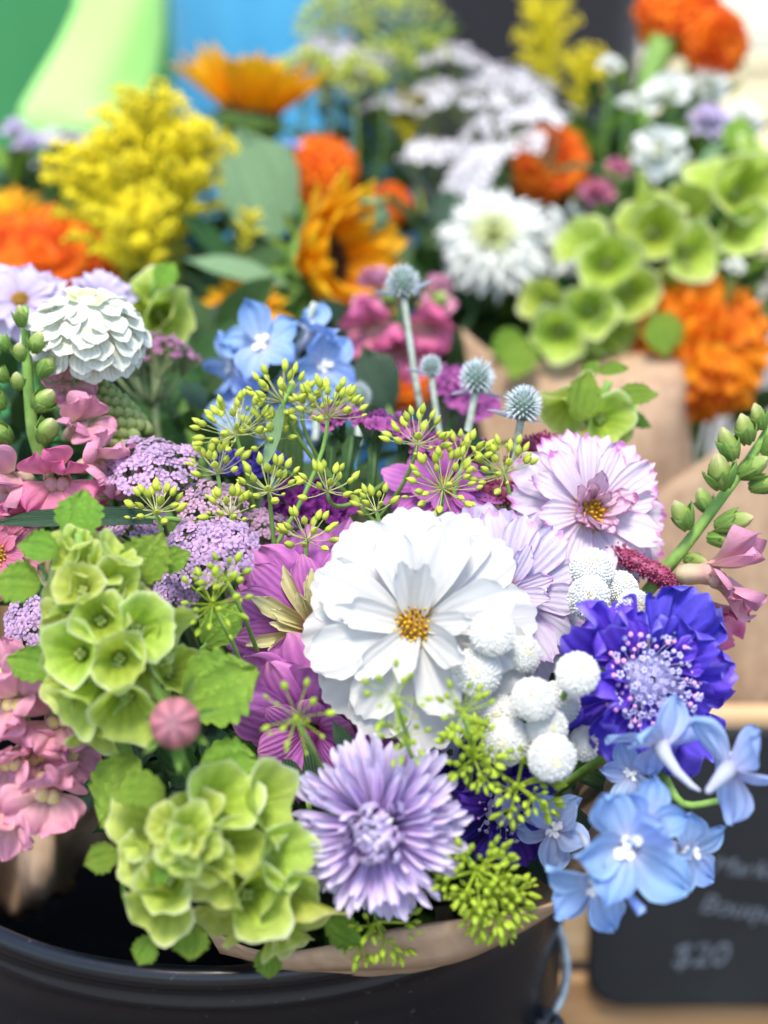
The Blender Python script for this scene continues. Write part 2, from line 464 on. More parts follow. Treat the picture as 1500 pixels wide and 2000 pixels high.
def petal(W, prof, bend=0.0, th0=0.0, cup=0.0, teeth=0.0, nt=3, rnd=.15, pleat=0.0, npl=4, ruffle=0.0, twist=0.0,
          nu=8, nv=6, seed=0, lobes=0.0, nlob=5, mid=0.0, bp=1.0, jag=0.0, dense=True):
    """unit length petal along +X, face +Z. returns v,f,uv"""
    rg = random.Random(seed * 31 + 5)
    pf = smooth_prof(prof)
    ph = [rg.uniform(0, 6.28) for _ in range(8)]
    v, f, uv = [], [], []
    # spine
    steps = 48
    xs, zs, th = [0.0], [0.0], [th0]
    for i in range(steps):
        t = (i + .5) / steps
        a = th0 + bend * t ** bp
        xs.append(xs[-1] + math.cos(a) / steps)
        zs.append(zs[-1] + math.sin(a) / steps)
        th.append(a)
    tt = np.linspace(0, 1, steps + 1)
    jj = [rg.uniform(-1, 1) for _ in range(nv + 1)]
    for i in range(nu + 1):
        t = math.sin(PI / 2 * i / nu) if dense else i / nu
        w = pf(t) * W * .5
        if lobes:
            w *= 1 + lobes * (abs(math.sin(nlob * PI * t)) - .5) * (1 if t > .1 else 0)
        for j in range(nv + 1):
            s = -1 + 2 * j / nv
            ln = 1 - rnd * s * s + teeth * (math.cos(nt * 2 * PI * (s * .5 + .5)) * -.5) + jag * jj[j]
            t2 = t * (1 + (ln - 1) * t ** 2.5)
            x = float(np.interp(t2, tt, xs)); z = float(np.interp(t2, tt, zs)); a = float(np.interp(t2, tt, th))
            if t2 > 1:
                x += (t2 - 1) * math.cos(a); z += (t2 - 1) * math.sin(a)
            h = cup * W * s * s * pf(t) + pleat * W * math.cos(npl * PI * (s + .0)) * min(1, t * 2) * pf(t)
            h += ruffle * W * t * t * (math.sin(s * 5.0 + ph[0] + t * 2) * .6 + math.sin(s * 9 + ph[1]) * .4)
            h -= mid * W * math.exp(-(s * 4) ** 2) * pf(t)
            h += twist * s * w * t
            y = s * w * (1 + .04 * math.sin(t * 7 + ph[2 + (j > nv / 2)]))
            v.append((x - h * math.sin(a), y, z + h * math.cos(a)))
            uv.append((j / nv, t))
    for i in range(nu):
        for j in range(nv):
            a = i * (nv + 1) + j
            f.append((a, a + nv + 1, a + nv + 2, a + 1))
    return v, f, uv

_pc = {}
def pmesh(name, mat, key, **kw):
    """cached petal mesh; key picks a variant"""
    q = (name, mat, key, tuple(sorted((a, str(b)) for a, b in kw.items())))
    if q not in _pc:
        v, f, uv = petal(seed=key, **kw)
        _pc[q] = MB().add(v, f, 0, uv).mesh(name, M_[mat])
    return _pc[q]

P_BROAD = [(0, .16), (.2, .42), (.5, .82), (.75, 1.0), (.92, .98), (1, .86)]
P_SPOON = [(0, .25), (.3, .62), (.58, .95), (.78, 1), (.9, .86), (.97, .6), (1, .3)]
P_NARROW = [(0, .5), (.2, .8), (.6, 1), (.85, 1), (.95, .85), (1, .5)]
P_POINT = [(0, .35), (.2, .75), (.45, 1), (.7, .8), (.9, .35), (1, .04)]
P_FANR = [(0, .14), (.3, .5), (.6, .9), (.82, 1), (.94, .88), (1, .6)]
P_ROUND = [(0, .2), (.2, .5), (.45, .88), (.65, 1), (.82, .92), (.93, .66), (1, .25)]
P_OVATE = [(0, .2), (.2, .72), (.45, 1), (.7, .9), (.88, .55), (.96, .25), (1, .05)]
P_LEAF = [(0, .12), (.15, .55), (.4, 1), (.7, .82), (.9, .42), (1, .04)]
P_FAN = [(0, .14), (.3, .45), (.6, .85), (.85, 1), (1, .95)]
P_STRAP = [(0, .8), (.3, 1), (.7, .9), (.9, .5), (1, .05)]
P_SCALLOP = [(0, .25), (.12, .7), (.35, 1), (.65, .95), (.85, .7), (1, .25)]

# ------------------------------------------------------------------ stems
BIND = Vector((-0.02, 0.50, 0.85))
BIND_R = Vector((0.20, 0.95, 0.80))
BIND_L = Vector((-0.14, 0.95, 0.80))

def bez(p0, p1, p2, n=9):
    return [p0 * (1 - t) ** 2 + p1 * 2 * t * (1 - t) + p2 * t * t for t in [i / (n - 1) for i in range(n)]]

def add_stem(root, Mw, dirw, end=None, r=.0014, mat='stem', name='stem', start=None, n=9, pull=.45):
    p0 = start if start is not None else Mw.translation.copy()
    e = (end if end is not None else BIND) + Vector((rn(-.03, .03), rn(-.03, .03), rn(-.02, .02)))
    L = (p0 - e).length
    p1 = p0 + Vector(dirw) * L * pull
    I = Mw.inverted()
    pts = [I @ p for p in bez(p0, p1, e, n)]
    me = MB().tube(pts, [r * (1 + .35 * i / (n - 1)) for i in range(n)], 7).mesh(name, M_[mat])
    return inst(name, me, root)
# ------------------------------------------------------------------ flower builders
def head(px, py, d, face, spin=0.0):
    return frame(at(px, py, d), dv(*face), spin)

def ring(root, name, meshes, n, r0, z0, el, elj, L, Lj, phi0=0.0, phij=.15, Wj=.12, roll=.15):
    for i in range(n):
        a = phi0 + 2 * PI * i / n + rn(-phij, phij) * 2 * PI / n
        l = L * (1 + rn(-Lj, Lj))
        M = Rz(a) @ Tm(r0, 0, z0 + rn(-.02, .02) * L) @ Ry(-(el + rn(-elj, elj))) @ Rx(rn(-roll, roll)) @ Sc(l, l * (1 + rn(-Wj, Wj)), l)
        inst(name, random.choice(meshes), root, M)

def disc_mesh(R, n=70, mats=('disc', 'disc_dark'), h=.5):
    m = MB()
    m.lathe([(R * .98, -R * .2), (R * .95, 0), (R * .75, R * h * .5), (R * .4, R * h * .85), (0.0001, R * h)], 14, 1)
    for i in range(n):
        r = math.sqrt((i + .5) / n) * .98
        a = i * 2.39996
        z = h * (1 - r * r)
        s = R * rn(.055, .085)
        l = s * rn(1.5, 3.2)
        d = Vector((r * math.cos(a) * .7 + rn(-.15, .15), r * math.sin(a) * .7 + rn(-.15, .15), 1)).normalized()
        q = d.to_track_quat('Z', 'Y').to_matrix().to_4x4()
        m.ball((0, 0, l * .7), s, s, l, 5, 4, 0 if random.random() < .82 else 1, Tm(R * r * math.cos(a), R * r * math.sin(a), R * z) @ q)
    return m.mesh('disc', [M_[mats[0]], M_[mats[1]]])

def calyx_cup(R, n=8, mat='sepal'):
    m = MB()
    m.lathe([(R * .12, -R * .3), (R * .25, -R * .22), (R * .3, -R * .08), (R * .1, -R * .02)], 10)
    return m.mesh('calyx', M_[mat])

def cosmos(px, py, d, Rpx, face, spin, label, cat, mat, inner, name, no=14, ni=10, nt=8, W=.5, el=(8, 16, 40), bend=-.35,
           disc_r=.17, teeth=.07, pleat=.025, group=None, end=None, petal_prof=P_BROAD, inner_w=.5, tuft_l=.45, stemmat='stem', ntooth=3):
    M = head(px, py, d, face, spin)
    R = Rpx * k(d)
    t = thing(name, label, cat, M, group)
    A = [pmesh('petal', mat, s, W=W, prof=petal_prof, bend=bend, cup=.06, teeth=teeth, nt=ntooth, rnd=.14, pleat=pleat, npl=4, ruffle=.05, nu=11, nv=12) for s in range(5)]
    B = [pmesh('petal', mat, s + 10, W=W * .9, prof=petal_prof, bend=bend * .7, cup=.08, teeth=teeth, nt=ntooth, rnd=.16, pleat=pleat, npl=4, ruffle=.07, nu=10, nv=10) for s in range(4)]
    C = [pmesh('inner_petal', inner, s + 20, W=inner_w, prof=P_NARROW, bend=-.3 + .3 * s, cup=.2, teeth=teeth * .7, nt=2, rnd=.2, pleat=.02, ruffle=.1, nu=8, nv=8) for s in range(4)]
    ring(t, 'petal', A, no, R * .07, -R * .02, rad(el[0]), rad(4), R * .93, .05)
    ring(t, 'petal', B, ni, R * .06, R * .02, rad(el[1]), rad(6), R * .78, .1, phi0=.2)
    if nt:
        ring(t, 'inner_petal', C, nt, R * .08, R * .03, rad(el[2]), rad(12), R * tuft_l, .25, phi0=.1, phij=.35, roll=.4)
    if disc_r:
        inst('disc', disc_mesh(R * disc_r), t)
    inst('calyx', calyx_cup(R), t)
    add_stem(t, M, -dv(*face), end, r=.0016, mat=stemmat)
    return t

def aster(px, py, d, Rpx, face, spin, label, N_=296, end=None):
    M = head(px, py, d, face, spin)
    R = Rpx * k(d)
    t = thing('aster', label, 'aster', M)
    var = []
    for c in range(4):
        bend = [2.0, 1.2, -.1, -.45][c]
        mt = 'aster_in' if c < 1 else 'aster'
        var.append([pmesh('petal', mt, 40 + c * 10 + s, W=.135 if c > 1 else .155, prof=P_NARROW, bend=bend + .25 * s - .35, cup=.7 - .1 * c,
                          rnd=.05, jag=.03, ruffle=.12, twist=.5 * (s - 1.5) / 2, nu=8, nv=4, bp=1.2) for s in range(4)])
    for i in range(N_):
        u = math.sqrt((i + .5) / N_)
        th = u * rad(97)
        a = i * 2.39996 + rn(-.1, .1)
        c = 0 if u < .34 else 1 if u < .58 else 2 if u < .82 else 3
        r0 = .17 * R
        L = R * (.42 + .44 * u ** 1.1) * (1 + rn(-.1, .1))
        el = PI / 2 - th * (.75 if u < .5 else .9) + rn(-.1, .1)
        base = Vector((r0 * math.sin(th), 0, .30 * R * math.cos(th)))
        MM = Rz(a) @ Tm(*base) @ Rz(rn(-.2, .2)) @ Ry(-el) @ (Rx(PI) if c == 0 and False else Rx(rn(-.35, .35))) @ Sc(L)
        if c < 2:   # inner florets close over the eye
            MM = Rz(a) @ Tm(*base) @ Rz(rn(-.5, .5)) @ Ry(-el) @ Rx(rn(-.5, .5)) @ Sc(L * (1.0 if c == 0 else 1.0))
        inst('petal', var[c][i % 4], t, MM)
    m = MB().lathe([(.02 * R, -.4 * R), (.22 * R, -.2 * R), (.2 * R, .05 * R), (.12 * R, .26 * R), (0.001 * R, .3 * R)], 12)
    inst('flower_base', m.mesh('flower_base', M_['core']), t)
    add_stem(t, M, -dv(*face), end, r=.002)
    return t

def layered(px, py, d, Rpx, face, spin, label, cat, name, rings, group=None, end=None, eye=None, stem_r=.002, heart=None):
    """rings: list of (mat, prof, W, n, r0, z0, el, L, kw)  in units of R"""
    M = head(px, py, d, face, spin)
    R = Rpx * k(d)
    t = thing(name, label, cat, M, group)
    for ri, (mat, prof, W, n, r0, z0, el, L, kw) in enumerate(rings):
        kk = dict(bend=-.4, cup=.1, rnd=.2, ruffle=.04, nu=6, nv=6)
        kk.update(kw)
        ms = [pmesh('petal', mat, 100 + s + 5 * (ri % 3), W=W * (1 + .06 * (s - 2)), prof=prof, **{**kk, 'bend': kk['bend'] + .16 * (s - 2), 'ruffle': kk['ruffle'] * (1 + .4 * (s - 2))}) for s in range(5)]
        ring(t, 'petal', ms, n, R * r0, R * z0, rad(el), rad(7), R * L, .1, phi0=rn(0, 6), phij=.3, roll=.25)
    if eye:
        inst('disc', disc_mesh(R * eye[0], 60, eye[1], h=.4), t, Tm(0, 0, R * eye[2]))
    if heart:
        inst('heart', MB().ball((0, 0, 0), R * .62, R * .62, R * .5, 20, 12).mesh('heart', M_[heart]), t)
    m = MB().lathe([(.05 * R, -.45 * R), (.25 * R, -.3 * R), (.22 * R, -.05 * R), (.08 * R, .1 * R)], 12)
    inst('flower_base', m.mesh('flower_base', M_['core']), t)
    add_stem(t, M, -dv(*face), end, r=stem_r)
    return t

def zinnia_rings(mat, eye='zin_green', top=.42):
    sp = P_ROUND
    kw = dict(bend=-.5, cup=.10, mid=.03, ruffle=.03, rnd=.06, nu=9, nv=8)
    rs = []
    n = [5, 8, 11, 14, 17, 18, 18]
    for i in range(7):
        ph = rad([6, 20, 35, 50, 64, 78, 92][i])
        rs.append((eye if i == 0 else mat, sp, .82, n[i], .58 * math.sin(ph), top * math.cos(ph) - .06, 28 - math.degrees(ph) * .78, [.26, .36, .42, .46, .47, .47, .46][i], kw))
    return rs

def marigold_rings(mat):
    rs = []
    for i, n in enumerate([6, 11, 16, 20, 23, 24]):
        ph = rad([8, 26, 44, 62, 80, 98][i])
        rs.append((mat, P_FAN, .95, n, .6 * math.sin(ph), .5 * math.cos(ph), 52 - math.degrees(ph) * .85, [.3, .34, .38, .4, .42, .42][i], dict(bend=-.6, cup=.1, ruffle=.22, teeth=.08, nt=2, nu=5, nv=7)))
    return rs

# --- bells of Ireland
_cal = {}
def calyx_mesh(mat, s):
    if (mat, s) not in _cal:
        rg = random.Random(s + 77)
        ph = rg.uniform(0, 6.28); el = rg.uniform(.08, .2); lo = rg.uniform(.05, .1)
        prof = [(.10, -1.25), (.16, -1.12), (.27, -.92), (.40, -.7), (.53, -.5), (.66, -.32), (.79, -.17), (.90, -.06), (.98, .0), (1.02, .02)]
        def wob(a, t):
            q = t ** 2
            return (1 + q * (.16 * (1 - abs(math.sin(2.5 * a + ph))) ** 3 + lo * .5 * math.cos(5 * a + ph) + el * math.cos(2 * a + ph * 2) + .03 * math.cos(3 * a)), q * (.14 * math.cos(2 * a + ph) + .08 * math.cos(5 * a + ph)))
        _cal[(mat, s)] = MB().lathe(prof, 30, 0, None, wob).mesh('calyx', M_[mat])
    return _cal[(mat, s)]

def eye_mesh():
    if 'eye' not in _cal:
        m = MB()
        for q in range(4):
            a = q * PI / 2 + .4
            m.ball((.13 * math.cos(a), .13 * math.sin(a), 0), .14, .14, .12, 7, 5)
        _cal['eye'] = m.mesh('floret', M_['bell'])
    return _cal['eye']

def bells(px, py, d, face, label, stem_pts, cal, leaves, mat='bell', group='stems of green shell flower', end=None, leafmat='bell_leaf'):
    """stem_pts: (px,py,d) list; cal: (px,py,d,r,(face),mat?) opening centres; leaves: (px,py,d,lenpx,(dir),(face),W)"""
    M = frame(at(px, py, d), dv(*face))
    I = M.inverted()
    t = thing('shell_flower', label, 'shell flower', M, group)
    pts = [I @ at(*p) for p in stem_pts]
    if end is not None:
        pts.append(I @ end)
    # smooth the stem
    cr = []
    for i in range(len(pts) - 1):
        a, b = pts[i], pts[i + 1]
        for s in range(4):
            cr.append(a.lerp(b, s / 4))
    cr.append(pts[-1])
    inst('stem', MB().tube(cr, [.0016 + .0012 * i / len(cr) for i in range(len(cr))], 8).mesh('stem', M_['stem']), t)
    for i, c in enumerate(cal):
        x, y, dd, r, f = c[:5]
        mm = c[5] if len(c) > 5 else mat
        MM = I @ frame(at(x, y, dd), dv(*f), rn(0, 6.28))
        R = r * k(dd) * 1.14
        o = inst('calyx', calyx_mesh(mm, i % 7), t, MM @ Sc(R * rn(.95, 1.05), R * rn(.92, 1.08), R * rn(1.05, 1.35)))
        inst('floret', eye_mesh(), o, Tm(0, 0, -.85))
    for i, l in enumerate(leaves):
        x, y, dd, ln, dr, fc, W = l
        me = pmesh('leaf', leafmat, 200 + i % 5, W=W, prof=P_SCALLOP, lobes=.22, nlob=5, bend=-.4, cup=.12, rnd=.16, teeth=.05, nt=2, mid=.05, ruffle=.06, nu=22, nv=8)
        inst('leaf', me, t, I @ leaf_frame(at(x, y, dd), dv(*dr), dv(*fc)) @ Sc(ln * k(dd)))
    return t

def leaf_frame(p, x, zhint):
    x = Vector(x).normalized()
    y = Vector(zhint).cross(x)
    y = y.normalized() if y.length > 1e-5 else x.orthogonal().normalized()
    z = x.cross(y)
    M = Matrix((x, y, z)).transposed().to_4x4()
    M.translation = p
    return M

# --- snapdragon
_sn = {}
def snap_parts():
    if _sn: return _sn
    _sn['tube'] = MB().lathe([(.10, -.75), (.2, -.68), (.24, -.5), (.22, -.3), (.25, -.12), (.3, 0), (.26, .05)], 12, wob=lambda a, t: (1 + .1 * math.cos(2 * a), 0)).mesh('bloom', M_['snap_tube'])
    _sn['palate'] = MB().ball((0, -.13, 0), .19, .19, .2, 12, 8).ball((0, .13, 0), .19, .19, .2, 12, 8).mesh('palate', M_['palate'])
    _sn['palate_plain'] = MB().ball((0, -.12, -.03), .19, .17, .17, 12, 8).ball((0, .12, -.03), .19, .17, .17, 12, 8).mesh('palate', M_['snap_tube'])
    _sn['bud'] = MB().lathe([(.02, 0), (.24, .12), (.34, .38), (.33, .62), (.22, .9), (.06, 1.06), (.001, 1.08)], 12, wob=lambda a, t: (1 + .1 * math.cos(2 * a) + .05 * math.cos(5 * a), .02 * math.sin(3 * a))).mesh('bud', M_['bud'])
    _sn['sepal'] = [pmesh('sepal', 'sepal', 300 + s, W=.72, prof=P_OVATE, bend=.5, th0=.1, cup=.25, mid=.05, nu=7, nv=6) for s in range(3)]
    for q in ('snap', 'snap_hot'):
        _sn[q + 'u'] = [pmesh('petal', q, 310 + s, W=1.15, prof=P_ROUND, bend=-1.5 + .3 * s, th0=.7, cup=-.14, ruffle=.16, rnd=.05, nu=12, nv=12) for s in range(4)]
        _sn[q + 'l'] = [pmesh('petal', q, 320 + s, W=1.1, prof=P_ROUND, bend=-1.5 + .3 * s, th0=.9, cup=-.1, ruffle=.16, rnd=.05, nu=12, nv=12) for s in range(4)]
    return _sn

def snap_bloom(t, I, x, y, d, r, f, spin=0.0, mat='snap', hint=None, pal='palate_plain'):
    """f: mouth direction. local Z = mouth direction, local Y = up lip"""
    S = snap_parts()
    MM = I @ frame(at(x, y, d), dv(*f), spin, hint)
    R = r * k(d) * 1.15
    b = inst('bloom', S['tube'], t, MM @ Sc(R))
    for a, sd_ in ((PI / 2 + .42, 0), (PI / 2 - .42, 1)):
        inst('petal', random.choice(S[mat + 'u']), b, Rz(a) @ Tm(.18, 0, -.08) @ Ry(-rad(rn(50, 70))) @ Rx(rn(-.35, .35)) @ Sc(rn(1.05, 1.3)))
    for a in (-PI / 2 - .85, -PI / 2, -PI / 2 + .85):
        inst('petal', random.choice(S[mat + 'l']), b, Rz(a) @ Tm(.2, 0, -.05) @ Ry(-rad(rn(5, 35))) @ Rx(rn(-.3, .3)) @ Sc(rn(.95, 1.2)))
    inst('palate', S[pal], b, Tm(0, -.13, .10) @ Rz(PI / 2))
    for q in range(5):
        inst('sepal', S['sepal'][q % 3], b, Rz(q * 1.256) @ Tm(.06, 0, -.78) @ Ry(-rad(62)) @ Sc(.38))
    return b

def snap_bud(t, I, x, y, d, ln, f, fat=1.0):
    S = snap_parts()
    MM = I @ frame(at(x, y, d), dv(*f), rn(0, 6))
    R = ln * k(d) * .86
    fat *= .9
    b = inst('bud', S['bud'], t, MM @ Sc(R * fat, R * fat, R))
    for q in range(5):
        inst('sepal', S['sepal'][q % 3], b, Rz(q * 1.256 + rn(-.2, .2)) @ Tm(.2, 0, .02) @ Ry(-rad(rn(46, 58))) @ Sc(rn(.6, .95)))
    return b

def spray_root(px, py, d, face, name, label, cat, stem_pts, group=None, end=None, mat='stem', r0=.0014, r1=.0026):
    M = frame(at(px, py, d), dv(*face))
    I = M.inverted()
    t = thing(name, label, cat, M, group)
    pts = [I @ at(*p) for p in stem_pts]
    if end is not None: pts.append(I @ end)
    cr = []
    for i in range(len(pts) - 1):
        for s in range(4):
            cr.append(pts[i].lerp(pts[i + 1], s / 4))
    cr.append(pts[-1])
    for _ in range(2):
        cr = [cr[0]] + [(cr[i - 1] + cr[i] * 2 + cr[i + 1]) / 4 for i in range(1, len(cr) - 1)] + [cr[-1]]
    inst('stem', MB().tube(cr, [r0 + (r1 - r0) * i / len(cr) for i in range(len(cr))], 8).mesh('stem', M_[mat]), t)
    return t, I

# --- yarrow
_fl = {}
def floret_mesh(mat, s):
    if (mat, s) not in _fl:
        m = MB()
        rg = random.Random(s * 7 + 1)
        n = 5 if s % 3 else 6
        for i in range(n):
            a = 2 * PI * i / n + rg.uniform(-.1, .1)
            v, f, uv = petal(W=.95, prof=[(0, .25), (.3, .75), (.6, 1), (.9, .9), (1, .7)], bend=rg.uniform(-.6, .1), cup=-.05, teeth=.1, nt=2, rnd=.2, nu=3, nv=4, seed=s * 9 + i)
            m.add(v, f, 0, uv, Rz(a) @ Tm(.2, 0, 0) @ Ry(-rg.uniform(-.1, .25)) @ Sc(.72))
        m.lathe([(.05, -.6), (.22, -.35), (.26, -.05), (.1, 0)], 6, 2)
        for i in range(8):
            a = i * 2.4
            r = .24 * math.sqrt((i + .5) / 8)
            m.ball((r * math.cos(a), r * math.sin(a), .1), .075, .075, rg.uniform(.08, .2), 4, 3, 1)
        _fl[(mat, s)] = m.mesh('floret', [M_[mat], M_['yarrow_eye'], M_['yarrow_stem']])
    return _fl[(mat, s)]

def yarrow(px, py, d, rx, ry, face, label, mat='yarrow', n=70, fr=11, dome=.35, group='flat heads of lilac yarrow', end=None, spin=0.0, cat='yarrow', sag=0.0):
    """rx,ry in px: half extents of the corymb across its own plane"""
    M = head(px, py, d, face, spin)
    t = thing('yarrow', label, cat, M, group)
    q = k(d)
    ms = [floret_mesh(mat, s) for s in range(6)]
    stalk = MB()
    base = Vector((0, 0, -max(rx, ry) * 1.1 * q))
    nb = max(5, n // 9)
    hubs = []
    for i in range(nb):
        r = math.sqrt((i + .5) / nb) * .8
        a = i * 2.39996
        hubs.append(Vector((r * rx * q * math.cos(a), r * ry * q * math.sin(a), -rx * q * .45)))
        stalk.tube([base, base.lerp(hubs[-1], .6) + Vector((0, 0, -.1 * rx * q)), hubs[-1]], .0007, 5)
    for i in range(n):
        u = math.sqrt((i + .5) / n)
        a = i * 2.39996 + rn(-.2, .2)
        bump = .16 * math.sin(3 * a + 1.3) * u + .1 * math.sin(9 * u + a)
        p = Vector((u * rx * math.cos(a), u * ry * math.sin(a), dome * rx * (1 - u * u) + bump * rx * .6 + rn(-.12, .12) * fr * 2)) * q
        nd = Vector((u * math.cos(a) * .7 + rn(-.35, .35), u * math.sin(a) * .7 + rn(-.35, .35), 1)).normalized()
        FM = nd.to_track_quat('Z', 'Y').to_matrix().to_4x4()
        FM.translation = p
        s = fr * q * rn(.85, 1.2)
        inst('floret', ms[i % 6], t, FM @ Rz(rn(0, 6)) @ Sc(s))
        h = min(hubs, key=lambda hh: (hh - p).length)
        stalk.tube([h, p + Vector((0, 0, -s * .5))], .00045, 4, caps=False)
    inst('stalk', stalk.mesh('stalk', M_['yarrow_stem']), t)
    add_stem(t, M @ Tm(*base), -dv(*face), end, r=.0014, mat='yarrow_stem', start=M @ base)
    return t

# --- dill umbels
_sd = {}
def seed_mesh(mat, s):
    if (mat, s) not in _sd:
        w = [.56, .62, .50][s]
        _sd[(mat, s)] = MB().lathe([(.04, -1), (w * .7, -.7), (w, -.2), (w * .95, .25), (w * .6, .75), (.12, 1.0), (.1, 1.15), (.001, 1.16)], 8,
                                   wob=lambda a, t: (1 + .08 * math.cos(6 * a), 0)).mesh('seed', M_[mat])
    return _sd[(mat, s)]

def dill(px, py, d, r, up, label, n=22, spread=75, mat='seed', seed=12, group='green seed umbels of dill', end=None, stem=True, inward=1.0, multi=0, stemdir=None, pull=.3):
    """hub at px,py; rays of length r px spread round direction 'up'; multi: each ray carries a little umbel"""
    z = dv(*up)
    M = frame(at(px, py, d), z, rn(0, 6))
    t = thing('dill_umbel', label, 'dill', M, group)
    q = k(d)
    rays = MB()
    rays.ball((0, 0, 0), r * q * .09, r * q * .09, r * q * .07, 8, 5)
    seeds = []
    def umb(hub, axis, n, L, sp):
        Q = axis.to_track_quat('Z', 'Y').to_matrix()
        for i in range(n):
            u = math.sqrt((i + .7) / n)
            th = u * rad(sp) * (1 + rn(-.12, .12))
            a = i * 2.39996 + rn(-.25, .25)
            dd = Q @ Vector((math.sin(th) * math.cos(a), math.sin(th) * math.sin(a), math.cos(th)))
            l = L * (1 + rn(-.16, .12))
            tip = hub + dd * l
            rays.tube([hub, hub + dd * l * .55 + axis * l * -.04, tip], [.00022, .00016, .00018], 4, caps=False)
            seeds.append((tip, (dd + axis * .35 + Vector((rn(-.2, .2),) * 3)).normalized()))
    if multi:
        for i in range(multi):
            u = math.sqrt((i + .4) / multi)
            th = u * rad(spread)
            a = i * 2.39996
            dd = Vector((math.sin(th) * math.cos(a), math.sin(th) * math.sin(a), math.cos(th)))
            h = dd * r * q * rn(.85, 1.1)
            rays.tube([Vector((0, 0, 0)), h * .5, h], [.0006, .0005, .0005], 5, caps=False)
            umb(h, dd, n, r * q * .42, 70)
    else:
        umb(Vector((0, 0, 0)), Vector((0, 0, 1)), n, r * q, spread)
    inst('stalk', rays.mesh('stalk', M_['ray'] if mat == 'seed' else M_['seed_fresh']), t)
    for i, (p, dd) in enumerate(seeds):
        Q = dd.to_track_quat('Z', 'Y').to_matrix().to_4x4()
        Q.translation = p + dd * seed * q * .8
        inst('seed', seed_mesh(mat, i % 3), t, Q @ Sc(seed * q * (rn(.5, .8) if random.random() < .2 else rn(.85, 1.15))))
    if stem:
        add_stem(t, M, -z if stemdir is None else dv(*stemdir), end, r=.00065, mat='stem', pull=pull)
    return t

# --- sea holly
def sea_holly(px, py, d, r, up, label, stem_end, bracts, n=110, green=0, stem_mat='stem_grey', sr=.0014):
    z = dv(*up)
    M = frame(at(px, py, d), z, rn(0, 6))
    t = thing('sea_holly', label, 'sea holly', M, 'sea holly thistles')
    R = r * k(d) * .86
    core = MB().ball((0, 0, 0), R * .76, R * .76, R * .9, 16, 10)
    inst('cone', core.mesh('cone', M_['ery']), t)
    m = MB()
    for i in range(n):
        zz = 1 - 1.75 * (i + .5) / n
        a = i * 2.39996
        rr = math.sqrt(max(0, 1 - zz * zz))
        dd = Vector((rr * math.cos(a), rr * math.sin(a), zz + .12)).normalized()
        p = Vector((rr * math.cos(a) * .72, rr * math.sin(a) * .72, zz * .86)) * R
        Q = dd.to_track_quat('Z', 'Y').to_matrix().to_4x4()
        Q.translation = p
        s = R * rn(.8, 1.1)
        m.lathe([(.05 * s, 0), (.062 * s, .16 * s), (.05 * s, .3 * s), (R * .01, rn(.38, .56) * s)], 5, 0, Q @ Rx(rn(-.12, .12)) @ Ry(rn(-.12, .12)))
        for q in range(3):
            b = q * 2.1 + i
            m.tube([Q @ Vector((.04 * s * math.cos(b), .04 * s * math.sin(b), .12 * s)), Q @ Vector((.1 * s * math.cos(b), .1 * s * math.sin(b), rn(.34, .58) * s))], [.016 * s, .003 * s], 3, 0, caps=False)
    inst('spikes', m.mesh('spikes', M_['ery_tip']), t, kind='stuff')
    bm = [pmesh('bract', 'ground', s + 400, W=.16, prof=P_POINT, bend=.3, cup=.8, nu=8, nv=4) for s in range(2)] if False else None
    for (ang, ln, el) in bracts:
        v, f, uv = petal(W=.16, prof=P_POINT, bend=.35, cup=.7, nu=8, nv=4, seed=int(ln))
        me = MB().add(v, f, 0, uv).mesh('bract', M_['ground_bract'])
        # ang measured in the picture plane about the head's axis
        dr = (RGT * math.cos(ang) - FWD * math.sin(ang)) * math.cos(el) + z * math.sin(el)
        inst('bract', me, t, M.inverted() @ leaf_frame(at(px, py, d) - z * R * .85, dr, z) @ Sc(ln * k(d)))
    e = at(*stem_end) if not isinstance(stem_end, Vector) else stem_end
    st = M.translation - z * R * .8
    I = M.inverted()
    c = (st + e) / 2 + z * -.006
    pts = [I @ p for p in bez(st, c, e, 8)]
    inst('stem', MB().tube(pts, sr, 7).mesh('stem', M_[stem_mat]), t)
    return t

# --- button mums
_bt = {}
def button_mesh(s):
    if s not in _bt:
        rg = random.Random(s + 900)
        m = MB()
        fl = [.80, .9, .72, .85][s]
        m.ball((0, 0, 0), .86, .86, .86 * fl, 18, 12, 0)
        n = 430
        for i in range(n):
            zz = 1 - 1.8 * (i + .5) / n
            a = i * 2.39996
            rr = math.sqrt(max(0, 1 - zz * zz))
            p = Vector((rr * math.cos(a), rr * math.sin(a), zz))
            dd = (p + Vector((rg.uniform(-.3, .3), rg.uniform(-.3, .3), rg.uniform(-.3, .3)))).normalized()
            Q = dd.to_track_quat('Z', 'Y').to_matrix().to_4x4()
            Q.translation = Vector((p.x * .82, p.y * .82, p.z * .82 * fl))
            h = rg.uniform(.12, .2)
            w = .05
            eye = zz > .965
            m.lathe([(w * .6, 0), (w, h * .5), (w * 1.05, h * .85), (w * .3, h)], 5, 1 if eye else 0, Q)
        # uv so that colour reads as petal tip
        m.uv = [(u, .9) for u, v in m.uv]
        _bt[s] = m.mesh('bloom', [M_['button'], M_['button_eye']])
    return _bt[s]

